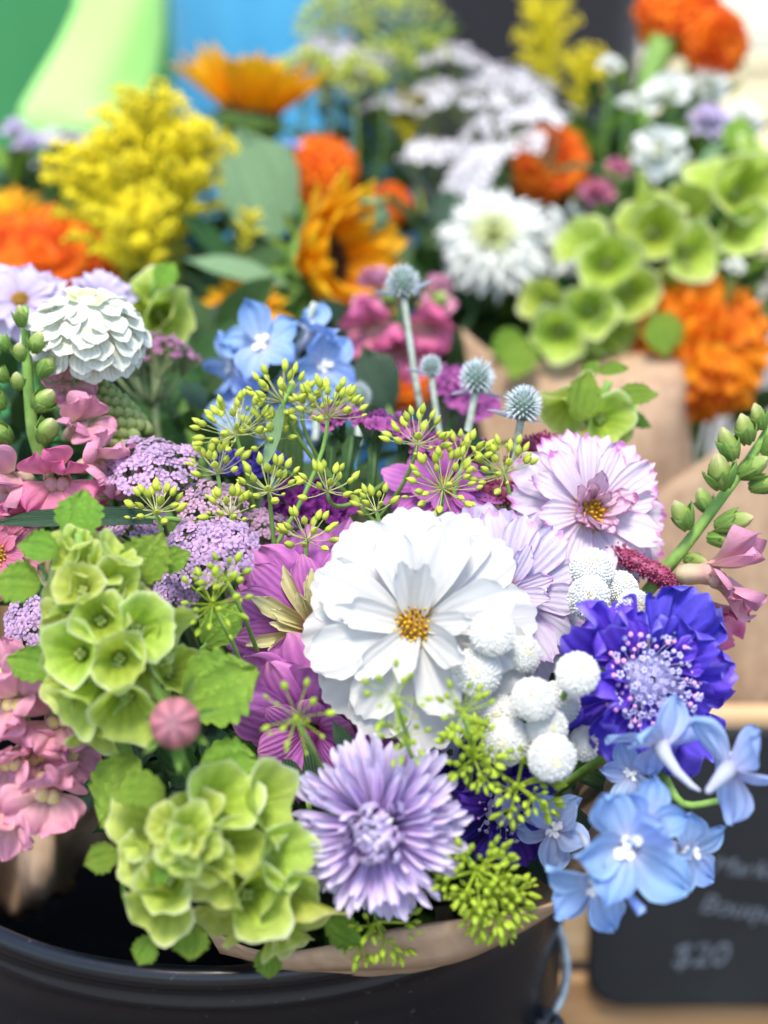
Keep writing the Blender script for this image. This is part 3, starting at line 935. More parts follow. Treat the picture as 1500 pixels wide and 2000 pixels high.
def button_spray(px, py, d, label, blooms, end=None):
    M = frame(at(px, py, d), dv(0, .5, .8))
    I = M.inverted()
    t = thing('button_flower', label, 'button flower', M, 'sprays of white button flowers')
    st = MB()
    hub = I @ (at(px, py, d) + FWD * .035 + UPV * -.02)
    for i, (x, y, dd, r, f) in enumerate(blooms):
        MM = I @ frame(at(x, y, dd), dv(*f), rn(0, 6))
        R = r * k(dd)
        inst('bloom', button_mesh(i % 4), t, MM @ Sc(R * rn(.96, 1.04), R * rn(.96, 1.04), R))
        b = MM @ Vector((0, 0, -R * .6))
        st.tube([b, b.lerp(hub, .5) + (MM.to_3x3() @ Vector((0, 0, -R * .8))), hub], .0008, 6)
    e = I @ (end if end is not None else BIND)
    st.tube([hub, hub.lerp(e, .5), e], [.001, .0014, .0018], 6)
    inst('stem', st.mesh('stem', M_['stem']), t)
    return t

# --- scabious
def scabious(px, py, d, Rpx, face, spin, label, mat='scab', pins=140, n=(9, 9, 7), end=None, group='violet scabious flowers', cushion=.39):
    M = head(px, py, d, face, spin)
    R = Rpx * k(d)
    t = thing('scabious', label, 'scabious', M, group)
    o = [pmesh('petal', mat, 500 + s, W=1.0, prof=P_FANR, bend=[-.5, .2, -.9, .5][s], th0=.1, cup=[.08, .2, .02, -.12][s], teeth=.07, nt=3, rnd=.12, ruffle=.2, pleat=.03, npl=4, jag=.015, nu=13, nv=16) for s in range(4)]
    i_ = [pmesh('inner_petal', mat, 520 + s, W=.6, prof=P_FAN, bend=[-.3, .8, -1.0][s], th0=.2, cup=.3, teeth=.12, nt=2, rnd=.2, ruffle=.22, pleat=.03, npl=3, nu=10, nv=10) for s in range(3)]
    ring(t, 'petal', o, n[0], R * .22, -R * .06, rad(0), rad(20), R * .78, .16, phij=.45, roll=.4)
    ring(t, 'petal', o, n[1], R * .2, R * .0, rad(26), rad(20), R * .62, .2, phi0=.4, phij=.45, roll=.45)
    ring(t, 'inner_petal', i_, n[2], R * .22, R * .04, rad(42), rad(16), R * .42, .2, phi0=.1, phij=.35, roll=.6)
    c = R * cushion
    m = MB().lathe([(c * .5, -c * .8), (c * .85, -c * .3), (c * .8, c * .1), (c * .5, c * .32), (.001, c * .4)], 16)
    inst('cushion', m.mesh('cushion', M_['pin_stalk']), t)
    pm = []
    for q, mt in enumerate(('pin', 'pin', 'pin_pink')):
        b = MB().tube([(0, 0, 0), (.02, 0, .5), (0, 0, .9)], [.035, .03, .03], 5, 1, caps=False)
        if q == 1:
            for z_ in range(5):
                a = z_ * 1.256
                b.ball((.12 * math.cos(a), .12 * math.sin(a), .95), .10, .08, .07, 5, 3, 0)
        else:
            b.ball((0, 0, 1), .12, .12, .09 if q else .12, 7, 4, 0)
        pm.append(b.mesh('pin', [M_[mt], M_['pin_stalk']]))
    for i in range(pins):
        u = math.sqrt((i + .5) / pins)
        a = i * 2.39996
        p = Vector((u * c * math.cos(a) * .92, u * c * math.sin(a) * .92, c * .38 * (1 - u * u)))
        dd = Vector((u * math.cos(a) * .95 + rn(-.2, .2), u * math.sin(a) * .95 + rn(-.2, .2), 1)).normalized()
        Q = dd.to_track_quat('Z', 'Y').to_matrix().to_4x4()
        Q.translation = p
        ii = 2 if (u > .6 and random.random() < .35) else (1 if random.random() < .6 else 0)
        inst('pin', pm[ii], t, Q @ Sc(c * (.34 + .34 * u) * rn(.8, 1.1)))
    add_stem(t, M, -dv(*face), end, r=.0018)
    return t

# --- delphinium
_dl = {}
def delph_bloom(t, I, x, y, d, R_, f, spin=0.0, mat='delph', spur=None, cupped=18, sepals=5):
    if 'bee' not in _dl:
        m = MB()
        for q in range(4):
            v, fc, uv = petal(W=.7, prof=P_BROAD, bend=-.9, th0=.9, cup=.2, rnd=.2, ruffle=.2, nu=5, nv=4, seed=q)
            m.add(v, fc, 0, uv, Rz(q * PI / 2 + .4 * (q % 2)) @ Tm(.02, 0, 0) @ Sc([.2, .27, .17, .24][q]))
        m.ball((0, 0, .05), .06, .08, .09, 8, 5, 0)
        _dl['bee'] = m.mesh('bee', M_['bee'])
        _dl['tube'] = MB().tube([(0, 0, .02), (0, .02, -.25), (0, .12, -.6), (0, .3, -.95), (0, .42, -1.1)], [.17, .13, .09, .06, .025], 9).mesh('bloom', M_['spur'])
    MM = I @ frame(at(x, y, d), dv(*f), spin)
    R = R_ * k(d)
    b = inst('bloom', _dl['tube'], t, MM @ Sc(R))
    ss = [pmesh('sepal', mat, 600 + s, W=.74, prof=[(0, .3), (.15, .6), (.4, .95), (.6, 1), (.8, .78), (.93, .4), (1, .08)], bend=[-.5, -.1, -.9, .4][s], th0=.15, cup=[.12, .25, .0, -.16][s], ruffle=.17, mid=.06, rnd=.06, twist=.3 * (s - 1.5), nu=12, nv=10) for s in range(4)]
    for q in range(sepals):
        a = q * 2 * PI / 5 + rn(-.12, .12) + PI / 2
        inst('sepal', random.choice(ss), b, Rz(a) @ Tm(.06, 0, rn(-.03, .03)) @ Ry(-rad(cupped + rn(-22, 22))) @ Rx(rn(-.45, .45)) @ Sc(rn(.85, 1.02)))
    inst('bee', _dl['bee'], b, Tm(0, 0, .04) @ Rz(rn(0, 6)))
    return b

# --- statice
def statice(px, py, d, label, heads, mat='statice', stems=(), end=None, group='statice sprigs', n=16, fr=20):
    M = frame(at(px, py, d), dv(0, .9, .4))
    I = M.inverted()
    t = thing('statice', label, 'statice', M, group)
    ms = []
    for s in range(4):
        m = MB()
        rg = random.Random(s + 40)
        for i in range(5):
            v, f, uv = petal(W=1.1, prof=P_FAN, bend=-.7, th0=.9, cup=.15, ruffle=.22, teeth=.12, nt=2, rnd=.15, nu=5, nv=6, seed=s * 5 + i)
            m.add(v, f, 0, uv, Rz(i * 1.256 + rg.uniform(-.2, .2)) @ Tm(.06, 0, 0) @ Sc(rg.uniform(.8, 1.0)))
        ms.append(m.mesh('floret', M_[mat]))
    st = MB()
    for (x, y, dd, rx, ry, f) in heads:
        Q = frame(at(x, y, dd), dv(*f))
        q = k(dd)
        for i in range(n):
            u = math.sqrt((i + .5) / n)
            a = i * 2.39996
            p = Q @ Vector((u * rx * q * math.cos(a), u * ry * q * math.sin(a), rn(-.15, .15) * rx * q))
            nd = Vector((u * math.cos(a) + rn(-.5, .5), u * math.sin(a) + rn(-.5, .5), 1.0)).normalized()
            FM = (Q.to_3x3() @ nd).to_track_quat('Z', 'Y').to_matrix().to_4x4()
            FM.translation = p
            inst('floret', ms[i % 4], t, I @ FM @ Rz(rn(0, 6)) @ Sc(fr * q * rn(.8, 1.2)))
            if i % 3 == 0:
                st.tube([I @ p, I @ (Q @ Vector((0, 0, -rx * q * 1.3)))], .0009, 4, caps=False)
    for s_ in stems:
        a, b = at(*s_[:3]), at(*s_[3:6])
        w = s_[6] * k(s_[2])
        ax = (b - a).normalized()
        side = ax.cross(FWD).normalized()
        for sg in (1, -1):      # winged stem
            wg = [(I @ (a.lerp(b, q / 5) + side * sg * w * (.75 + .3 * math.sin(q * 2.1 + sg)) + FWD * .0012 * sg)) for q in range(6)]
            md = [I @ a.lerp(b, q / 5) for q in range(6)]
            vv = wg + md
            st.add(vv, [(q, q + 1, q + 7, q + 6) for q in range(5)])
        st.tube([I @ a, I @ a.lerp(b, .5), I @ b], w * .35, 5)
    e = I @ (end if end is not None else BIND)
    x, y, dd = heads[0][:3]
    p0 = I @ (at(x, y, dd) - dv(*heads[0][5]) * heads[0][3] * k(dd) * 1.3)
    st.tube([p0, p0.lerp(e, .5), e], .0014, 6)
    inst('stem', st.mesh('stem', M_['stem_dark']), t)
    return t

# --- amaranth (burgundy grain spikes)
def amaranth(label, pts, rpx, n=420):
    n *= 2
    d = pts[0][2]
    M = frame(at(*pts[0]), dv(0, 1, .2))
    I = M.inverted()
    t = thing('amaranth', label, 'amaranth', M, 'burgundy amaranth plumes')
    P = [I @ at(*p) for p in pts]
    inst('stem', MB().tube(P, [rpx * k(d) * (.5 if q in (0, len(P) - 1) else .72) for q in range(len(P))], 9).mesh('stem', M_['amar']), t)
    m = MB()
    L = len(P) - 1
    for i in range(n):
        u = random.random() * L
        j = min(int(u), L - 1)
        p = P[j].lerp(P[j + 1], u - j)
        dd = Vector((random.gauss(0, 1), random.gauss(0, 1), random.gauss(0, 1))).normalized()
        p = p + dd * rpx * k(d) * rn(.55, .95)
        s = rpx * k(d) * rn(.08, .16)
        m.ball((0, 0, 0), s, s * .8, s * 1.3, 5, 3, 0, Tm(*p) @ dd.to_track_quat('Z', 'Y').to_matrix().to_4x4())
    inst('grain', m.mesh('grain', M_['amar']), t, kind='stuff')
    return t

# --- leafy sprigs
def sprig(p0, p1, label, n=9, L=.03, W=.4, mat='leaf', name='leafy_sprig', cat='foliage', group=None, face=None, prof=P_LEAF, stemmat='stem_dark', lobes=0.0):
    p0 = Vector(p0); p1 = Vector(p1)     # tip, base
    ax = (p0 - p1).normalized()
    M = frame(p1, ax)
    I = M.inverted()
    t = thing(name, label, cat, M, group)
    pts = [I @ p1.lerp(p0, i / 5) for i in range(6)]
    inst('stem', MB().tube(pts, [.0018 - .0002 * i for i in range(6)], 6).mesh('stem', M_[stemmat]), t)
    ms = [pmesh('leaf', mat, 700 + s, W=W, prof=prof, bend=-.5 + .2 * s, cup=.1, mid=.05, rnd=.05, ruffle=.05, nu=8 if not lobes else 16, nv=4, lobes=lobes, nlob=6) for s in range(3)]
    for i in range(n):
        u = .3 + .7 * (i + 1) / n
        a = i * 2.39996
        MM = Tm(0, 0, (p0 - p1).length * u) @ Rz(a) @ Ry(-rad(rn(15, 60))) @ Rx(rn(-.4, .4)) @ Sc(L * rn(.7, 1.1))
        inst('leaf', ms[i % 3], t, MM)
    return t
# ------------------------------------------------------------------ ground, table, crate, sign, bucket
def wood_mat(name, c, c2, axis=(3, 40, 40), rough=.65):
    return solid_mat(name, c, c2, rough=rough, scale=3, rnd=.1, bump=.6, stretch=axis, coord='Object')
M_['wood'] = wood_mat('pale_pine', '#b3916a', '#cbb08a')
M_['wood_orange'] = wood_mat('orange_pine', '#9a7048', '#bf9a70')
M_['wood_table'] = wood_mat('table_wood', '#3a332e', '#4a423a')
M_['pave'] = solid_mat('pavement', '#77746f', '#8b8881', scale=60, rnd=0, coord='Generated')
M_['kraft'] = solid_mat('kraft_paper', '#a1856c', '#b79b80', rough=.75, scale=160, rnd=.02, bump=.35, stretch=(1, 1, .6), spec=.2, trans=.08)
M_['board'] = solid_mat('chalkboard', '#191b1f', '#222529', rough=.75, scale=20, rnd=0, bump=.15)
M_['chalk'] = solid_mat('chalk', '#4a525e', '#6e7884', rough=.9, scale=200, rnd=0)
M_['steel'] = solid_mat('wire_steel', '#8e9696', '#bcc2c0', rough=.4, metal=.3, scale=250, rnd=0)

def bucket_mat():
    m, nt, out = new_mat('black_plastic')
    L = nt.links
    tc = N(nt, 'ShaderNodeTexCoord')
    vo = N(nt, 'ShaderNodeTexNoise'); vo.inputs['Scale'].default_value = 420; vo.inputs['Detail'].default_value = 2
    L.new(tc.outputs['Object'], vo.inputs['Vector'])
    e = N(nt, 'ShaderNodeMapRange'); e.inputs[1].default_value = .70; e.inputs[2].default_value = .74
    L.new(vo.outputs['Fac'], e.inputs[0])
    big = N(nt, 'ShaderNodeTexNoise'); big.inputs['Scale'].default_value = 14; big.inputs['Detail'].default_value = 6
    mp = N(nt, 'ShaderNodeMapping'); mp.inputs['Scale'].default_value = (1, 1, 2.5)
    L.new(tc.outputs['Object'], mp.inputs[0]); L.new(mp.outputs[0], big.inputs['Vector'])
    base = mix_c(nt, big.outputs['Fac'], hx('#04060b'), hx('#0a0d15'))
    col = mix_c(nt, math_n(nt, 'MULTIPLY', e.outputs[0], .12), base, hx('#8f9096'))
    pr = N(nt, 'ShaderNodeBsdfPrincipled')
    L.new(col, pr.inputs['Base Color'])
    r = N(nt, 'ShaderNodeMapRange'); r.inputs[3].default_value = .2; r.inputs[4].default_value = .38
    L.new(big.outputs['Fac'], r.inputs[0]); L.new(r.outputs[0], pr.inputs['Roughness'])
    bp = N(nt, 'ShaderNodeBump'); bp.inputs['Strength'].default_value = .12; bp.inputs['Distance'].default_value = .001
    L.new(big.outputs['Fac'], bp.inputs['Height']); L.new(bp.outputs[0], pr.inputs['Normal'])
    L.new(pr.outputs[0], out.inputs[0])
    return m
M_['plastic'] = bucket_mat()

def box(m, x0, x1, y0, y1, z0, z1, mat=0, b=.002):
    """box with chamfered edges"""
    cx, cy, cz = (x0 + x1) / 2, (y0 + y1) / 2, (z0 + z1) / 2
    hx_, hy, hz = (x1 - x0) / 2, (y1 - y0) / 2, (z1 - z0) / 2
    pts, idx = [], {}
    for sx in (-1, 1):
        for sy in (-1, 1):
            for sz in (-1, 1):
                for ax in range(3):
                    p = [cx + sx * (hx_ - b), cy + sy * (hy - b), cz + sz * (hz - b)]
                    p[ax] += b * (sx, sy, sz)[ax]
                    idx[(sx, sy, sz, ax)] = len(pts)
                    pts.append(p)
    f = []
    for ax in range(3):
        o = [a for a in range(3) if a != ax]
        for s in (-1, 1):
            q = []
            for (a, b_) in ((-1, -1), (1, -1), (1, 1), (-1, 1)):
                key = [0, 0, 0]; key[ax] = s; key[o[0]] = a; key[o[1]] = b_
                q.append(idx[(key[0], key[1], key[2], ax)])
            f.append(q)
        for a in (-1, 1):
            for b_ in (-1, 1):
                k1 = [0, 0, 0]; k1[ax] = -1; k1[o[0]] = a; k1[o[1]] = b_
                k2 = list(k1); k2[ax] = 1
                f.append([idx[(*k1, o[0])], idx[(*k2, o[0])], idx[(*k2, o[1])], idx[(*k1, o[1])]])
    for sx in (-1, 1):
        for sy in (-1, 1):
            for sz in (-1, 1):
                f.append([idx[(sx, sy, sz, a)] for a in range(3)])
    return m.add(pts, f, mat)

g = inst('pavement', MB().add([(-60, -8, 0), (60, -8, 0), (60, 120, 0), (-60, 120, 0)], [(0, 1, 2, 3)]).mesh('pavement', M_['pave']))
g['kind'] = 'structure'

TZ = 0.66
tb = thing('table', 'weathered wooden plank table under the flower bucket and crate', 'table', Tm(0, .75, 0))
for i in range(8):
    inst('plank', box(MB(), -.9, .9, -.58 + i * .146, -.58 + i * .146 + .141, TZ - .028 + rn(-.001, .001), TZ - .0005 * (i % 2) - .0006).mesh('plank', M_['wood_table'], False), tb)
for sx in (-.8, .8):
    for sy in (-.5, .5):
        inst('leg', box(MB(), sx - .03, sx + .03, sy - .03, sy + .03, 0.001, TZ - .031).mesh('leg', M_['wood_table'], False), tb)

# wooden crate holding the bouquets behind
CY = .690
cr_ = thing('wooden_crate', 'pale wooden crate standing behind the black bucket, holding wrapped bouquets', 'crate', Tm(.06, CY, TZ))
x0, x1, dp = -.42, .42, .40
def plank(nm, mt, *a):
    return inst(nm, box(MB(), *a, b=.003).mesh(nm, M_[mt], False), cr_)
plank('plank', 'wood', x0, x1, 0, .012, .140, .212)
plank('plank', 'wood', x0, x1, 0, .012, .056, .132)
plank('plank', 'wood_orange', x0, x1, 0, .012, .002, .048)
for zz in ((.140, .212), (.056, .132), (.002, .048)):
    plank('plank', 'wood', x0, x1, dp, dp + .012, *zz)
    for xx in (x0, x1 - .012):
        plank('plank', 'wood', xx, xx + .012, .0135, dp - .0015, *zz)
for xx in (x0 + .014, x1 - .044):
    for yy in (.0135, dp - .0335):
        plank('corner_post', 'wood', xx, xx + .03, yy, yy + .032, .003, .211)

def on_plane(px, py, Y):
    dr = FWD + RGT * ((px - 750) * KPX) + UPV * ((1000 - py) * KPX)
    return CAM + dr * (Y / dr.y)

# chalkboard price sign leaning against the crate
def rounded(w, h, r, n=8):
    pts = []
    for cx, cz, a0 in ((w - r, r, -PI / 2), (w - r, h - r, 0), (r, h - r, PI / 2), (r, r, PI)):
        for i in range(n + 1):
            a = a0 + PI / 2 * i / n
            pts.append((cx + r * math.cos(a), cz + r * math.sin(a)))
    return pts
pl = on_plane(1146, 1968, CY - .008)
pt = on_plane(1400, 1428, CY - .008)
sw, sh = .26, pt.z - pl.z
sg = thing('chalkboard_sign', 'black chalkboard price sign with rounded corners on the crate front', 'sign', Tm(pl.x, CY - .001, pl.z))
P = rounded(sw, sh, .022)
n = len(P)
Pi = [(sw / 2 + (x - sw / 2) * .985, sh / 2 + (z - sh / 2) * .978) for x, z in P]
vv = [(x, -.0015, z) for x, z in P] + [(x, -.0055, z) for x, z in P] + [(x, -.007, z) for x, z in Pi]
ff = [tuple(range(n)), tuple(range(3 * n - 1, 2 * n - 1, -1))]
for a in (0, n):
    ff += [(a + i, a + n + i, a + n + (i + 1) % n, a + (i + 1) % n) for i in range(n)]
inst('board', MB().add(vv, ff).mesh('board', M_['board'], False), sg)
def chalk_text(s, px, py, size, rot):
    c = bpy.data.curves.new('lettering', 'FONT')
    c.body = s
    c.size = size
    c.shear = .25
    c.extrude = .0002
    c.align_x = 'LEFT'
    c.materials.append(M_['chalk'])
    tmp = bpy.data.objects.new('lettering', c)
    o = bpy.data.objects.new('lettering', bpy.data.meshes.new_from_object(tmp))
    bpy.data.objects.remove(tmp)
    COL.objects.link(o)
    o.parent = sg
    p = on_plane(px, py, CY - .0085)
    o.matrix_basis = Tm(p.x - pl.x, -.0075, p.z - pl.z) @ Rx(PI / 2) @ Rz(rot)
chalk_text('Market', 1388, 1704, .0145, rad(-7))
chalk_text('Bouquets', 1362, 1780, .0160, rad(-9))
chalk_text('$20', 1308, 1888, .0205, rad(2))

# black bucket
BC = Vector((-.056, .525, .924))
RB = .135
bk = thing('bucket', 'glossy black plastic bucket with a rolled rim and wire handle', 'bucket', Tm(BC.x, BC.y, TZ))
H = BC.z - TZ
prof = [(.001, .006), (.100, .006), (.104, .012), (.1275, H - .012), (.1290, H - .003), (.1305, H - .0008), (.1325, H), (.1348, H - .0012), (.1358, H - .004), (.1352, H - .0068), (.1335, H - .0082),
        (.1330, H - .0125), (.1337, H - .0135), (.1335, H - .0155), (.1322, H - .0165), (.1312, H - .030), (.1268, .090), (.1276, .0885), (.1274, .0855), (.1265, .084), (.119, .004), (.116, .0005), (.001, .0005)]
inst('body', MB().lathe(prof, 120).mesh('body', M_['plastic']), bk)
IB = Matrix.Translation((BC.x, BC.y, TZ)).inverted()
hp = [(1066, 1996, .548), (1086, 1972, .550), (1101, 1940, .552), (1108, 1900, .555), (1105, 1860, .558), (1095, 1825, .562), (1078, 1785, .567)]
hw = [IB @ at(*p) for p in hp]
hw += [Vector((.150, .02, H + .012)), Vector((.13, .10, H + .02)), Vector((.05, .155, H + .02)), Vector((-.05, .155, H + .02)), Vector((-.13, .10, H + .015)), Vector((-.150, .0, H - .02)), Vector((-.139, -.05, H - .075))]
sm = []
for i in range(len(hw) - 1):
    for s in range(4):
        sm.append(hw[i].lerp(hw[i + 1], s / 4))
sm.append(hw[-1])
for _ in range(3):
    sm = [sm[0]] + [(sm[i - 1] + sm[i] + sm[i + 1]) / 3 for i in range(1, len(sm) - 1)] + [sm[-1]]
inst('handle', MB().tube(sm, .0018, 10).mesh('handle', M_['steel']), bk)
for e in (hw[0], hw[-1]):
    eo = e + Vector((BC.x, BC.y, TZ)) - Vector((BC.x, BC.y, e.z + TZ))
    dr = Vector((e.x, e.y, 0)).normalized()
    m = MB().lathe([(.001, .003), (.0045, .0025), (.0055, .001), (.006, -.008), (.001, -.009)], 16)
    m.ball((0, 0, .003), .0042, .0042, .0045, 12, 8)
    q = dr.to_track_quat('Z', 'Y').to_matrix().to_4x4()
    q.translation = e
    inst('ear', m.mesh('ear', M_['plastic']), bk, q)

# ------------------------------------------------------------------ kraft paper
def sheet(name, label, rows, sub=4, wr=.002, seed=1, nz=3):
    """rows: list of rows of world points -> smooth lofted paper with creases and thickness"""
    rg = random.Random(seed)
    A = np.array([[list(p) for p in r] for r in rows])
    def up(a, ax, k_):
        n_ = a.shape[ax]
        x = np.linspace(0, n_ - 1, (n_ - 1) * k_ + 1)
        i = np.clip(np.floor(x).astype(int), 0, n_ - 2)
        t = x - i
        g_ = lambda j: np.take(a, np.clip(j, 0, n_ - 1), axis=ax)
        sh_ = [1, 1, 1]; sh_[ax] = len(t)
        t = t.reshape(sh_)
        p0, p1, p2, p3 = g_(i - 1), g_(i), g_(i + 1), g_(i + 2)
        return .5 * (2 * p1 + (p2 - p0) * t + (2 * p0 - 5 * p1 + 4 * p2 - p3) * t ** 2 + (3 * p1 - p0 - 3 * p2 + p3) * t ** 3)
    G = up(up(A, 0, sub), 1, sub * 2)
    nr, nc = G.shape[:2]
    # sharp creases: sum of triangular folds
    W = np.zeros((nr, nc))
    uu, ww = np.meshgrid(np.linspace(0, 1, nc), np.linspace(0, 1, nr))
    for _ in range(9):
        a, b, c = rg.uniform(-1, 1), rg.uniform(-1, 1), rg.uniform(-.6, .6)
        q = uu * a * 3 + ww * b + c
        W += (np.abs((q % 1) - .5) - .25) * rg.uniform(.3, 1)
    v = []
    for i in range(nr):
        for j in range(nc):
            du = G[i, min(j + 1, nc - 1)] - G[i, max(j - 1, 0)]
            dw = G[min(i + 1, nr - 1), j] - G[max(i - 1, 0), j]
            nn = np.cross(du, dw); nn = nn / (np.linalg.norm(nn) + 1e-9)
            v.append(G[i, j] + nn * W[i, j] * wr)
    f = [(i * nc + j, i * nc + j + 1, (i + 1) * nc + j + 1, (i + 1) * nc + j) for i in range(nr - 1) for j in range(nc - 1)]
    me = MB().add([tuple(p) for p in v], f).mesh(name, M_['kraft'])
    o = inst(name, me)
    md = o.modifiers.new('thickness', 'SOLIDIFY')
    md.thickness = .0003
    return tag(o, label, 'wrapping paper')

lip = [(395, 1800, .45), (480, 1850, .43), (560, 1868, .415), (660, 1850, .405), (760, 1815, .398), (880, 1792, .394), (1000, 1783, .392), (1122, 1748, .398), (1185, 1660, .415), (1200, 1560, .435), (1215, 1440, .46), (1235, 1300, .49), (1240, 1180, .52)]
out_ = [(430, 1862, .455), (500, 1884, .437), (560, 1897, .421), (660, 1892, .409), (780, 1886, .403), (890, 1876, .402), (1000, 1832, .404), (1128, 1752, .401), (1188, 1664, .4165), (1203, 1562, .436), (1218, 1442, .461), (1238, 1302, .491), (1243, 1182, .521)]
inn = []
for (x, y, d_) in lip:
    p = at(x, y, d_)
    inn.append(p.lerp(BIND + Vector((0, 0, .0)), .42) + Vector((0, 0, -.012)))
deep = [p.lerp(BIND + Vector((0, 0, -.05)), .55) for p in inn]
sheet('kraft_paper', 'brown kraft paper folded over the front rim of the black bucket', [[at(*p) for p in out_], [at(*p) for p in lip], inn, deep], wr=.0026, seed=4)
# darker paper inside the bucket at the left
r0 = [at(-90, 1530, .55), at(20, 1540, .535), at(105, 1560, .52), at(175, 1580, .53), at(240, 1600, .55)]
r1 = [at(-90, 1650, .575), at(10, 1650, .55), at(95, 1700, .525), at(170, 1670, .55), at(240, 1660, .57)]
r2 = [at(-90, 1780, .60), at(10, 1785, .59), at(90, 1760, .565), at(165, 1705, .58), at(240, 1680, .60)]
sheet('kraft_paper', 'crumpled brown paper inside the bucket under the pink snapdragons', [r0, r1, r2], wr=.022, seed=12)
# paper of the bouquets standing in the crate
rA = [at(900, 640, .84), at(980, 700, .83), at(1100, 705, .82), at(1220, 690, .815), at(1335, 705, .81), at(1345, 720, .83)]
rB = [at(930, 800, .83), at(1000, 830, .82), at(1100, 840, .80), at(1230, 840, .79), at(1322, 835, .80), at(1350, 830, .82)]
rC = [at(1000, 1100, .83), at(1060, 1120, .81), at(1140, 1130, .80), at(1230, 1130, .80), at(1300, 1120, .81), at(1360, 1120, .82)]
sheet('kraft_paper', 'shaded brown paper wrap below the orange marigold and green bells', [rA, rB, rC], wr=.006, seed=3)
rA = [at(1215, 1010, .765), at(1290, 955, .758), at(1390, 885, .752), at(1500, 815, .752), at(1620, 750, .765), at(1760, 740, .79)]
rB = [at(1215, 1200, .785), at(1300, 1180, .77), at(1400, 1150, .765), at(1500, 1130, .765), at(1620, 1110, .78), at(1760, 1100, .81)]
rC = [at(1215, 1460, .81), at(1300, 1460, .80), at(1400, 1460, .795), at(1500, 1460, .795), at(1620, 1460, .81), at(1760, 1460, .83)]
sheet('kraft_paper', 'smooth brown paper wrap behind the pink snapdragon spike with buds', [rA, rB, rC], wr=.004, seed=6)
# ================================================================== front bouquet
# large white cosmos
cosmos(812, 1222, .405, 240, (-.12, .12, 1), .15, 'large white cosmos with a golden eye at the middle of the bouquet', 'cosmos', 'white', 'white', 'cosmos',
       no=12, ni=8, nt=7, W=.62, el=(1, 12, 28), bend=-.22, disc_r=.195, teeth=.045, pleat=.014, inner_w=.42, tuft_l=.52, ntooth=4)
cosmos(1150, 1000, .472, 172, (.30, .22, .9), .4, 'pale pink cosmos with darker pink petal tips beside the sea holly', 'cosmos', 'pale_pink', 'pale_tuft', 'cosmos',
       no=15, ni=12, nt=15, W=.52, el=(4, 22, 50), bend=-.25, disc_r=.25, teeth=.075, pleat=.035, inner_w=.5, tuft_l=.42, group=None)
cosmos(985, 1160, .447, 195, (.35, .25, .9), .1, 'pale lilac cosmos half hidden behind the large white cosmos', 'cosmos', 'lilac', 'lilac', 'cosmos',
       no=16, ni=13, nt=8, W=.52, el=(2, 16, 40), bend=-.3, disc_r=.16, teeth=.06, pleat=.03)
# orchid purple zinnias
layered(628, 1238, .446, 246, (-.25, .1, 1), .3, 'orchid purple zinnia with cream inner petals left of the white cosmos', 'zinnia', 'zinnia',
        [('violet_tuft', P_NARROW, .3, 12, .1, .12, 55, .34, dict(bend=-.5, cup=.4, ruffle=.1)),
         ('violet_tuft', P_NARROW, .28, 12, .12, .08, 35, .46, dict(bend=-.3, cup=.4, ruffle=.1)),
         ('violet', P_ROUND, .5, 12, .1, .06, 26, .62, dict(bend=-.4, cup=-.06, rnd=.05)),
         ('violet', P_ROUND, .6, 13, .08, .02, 14, .76, dict(bend=-.45, cup=-.08, ruffle=.08, rnd=.05, nu=10, nv=10)),
         ('violet', P_ROUND, .58, 15, .06, -.03, -2, .95, dict(bend=-.55, cup=-.1, ruffle=.08, rnd=.05, nu=10, nv=10))], eye=(.14, ('disc', 'disc_dark'), .08))
layered(615, 1405, .432, 186, (-.15, -.45, .9), .2, 'second orchid purple zinnia drooping above the lavender aster', 'zinnia', 'zinnia',
        [('violet', P_ROUND, .8, 8, .1, .2, 60, .5, dict(bend=-.8, cup=-.1, rnd=.05, nu=9, nv=8)),
         ('violet', P_ROUND, .8, 10, .08, .1, 36, .8, dict(bend=-.9, cup=-.12, ruffle=.08, rnd=.05, nu=10, nv=10)),
         ('violet', P_ROUND, .75, 11, .06, -.05, 10, 1.0, dict(bend=-.9, cup=-.12, ruffle=.08, rnd=.05, nu=10, nv=10))])
layered(870, 955, .475, 120, (.1, .55, .8), .2, 'small violet zinnia under the dill umbels above the white cosmos', 'zinnia', 'zinnia',
        [('violet', P_ROUND, .6, 8, .1, .06, 30, .6, dict(bend=-.3, cup=-.08, rnd=.05)),
         ('violet', P_ROUND, .62, 10, .08, .0, 8, .95, dict(bend=-.4, cup=-.1, rnd=.05, nu=8, nv=8))], eye=(.16, ('disc', 'disc_dark'), .08))
aster(742, 1615, .385, 178, (-.12, .1, 1), .0, 'lavender aster with many narrow quilled petals above the paper fold')
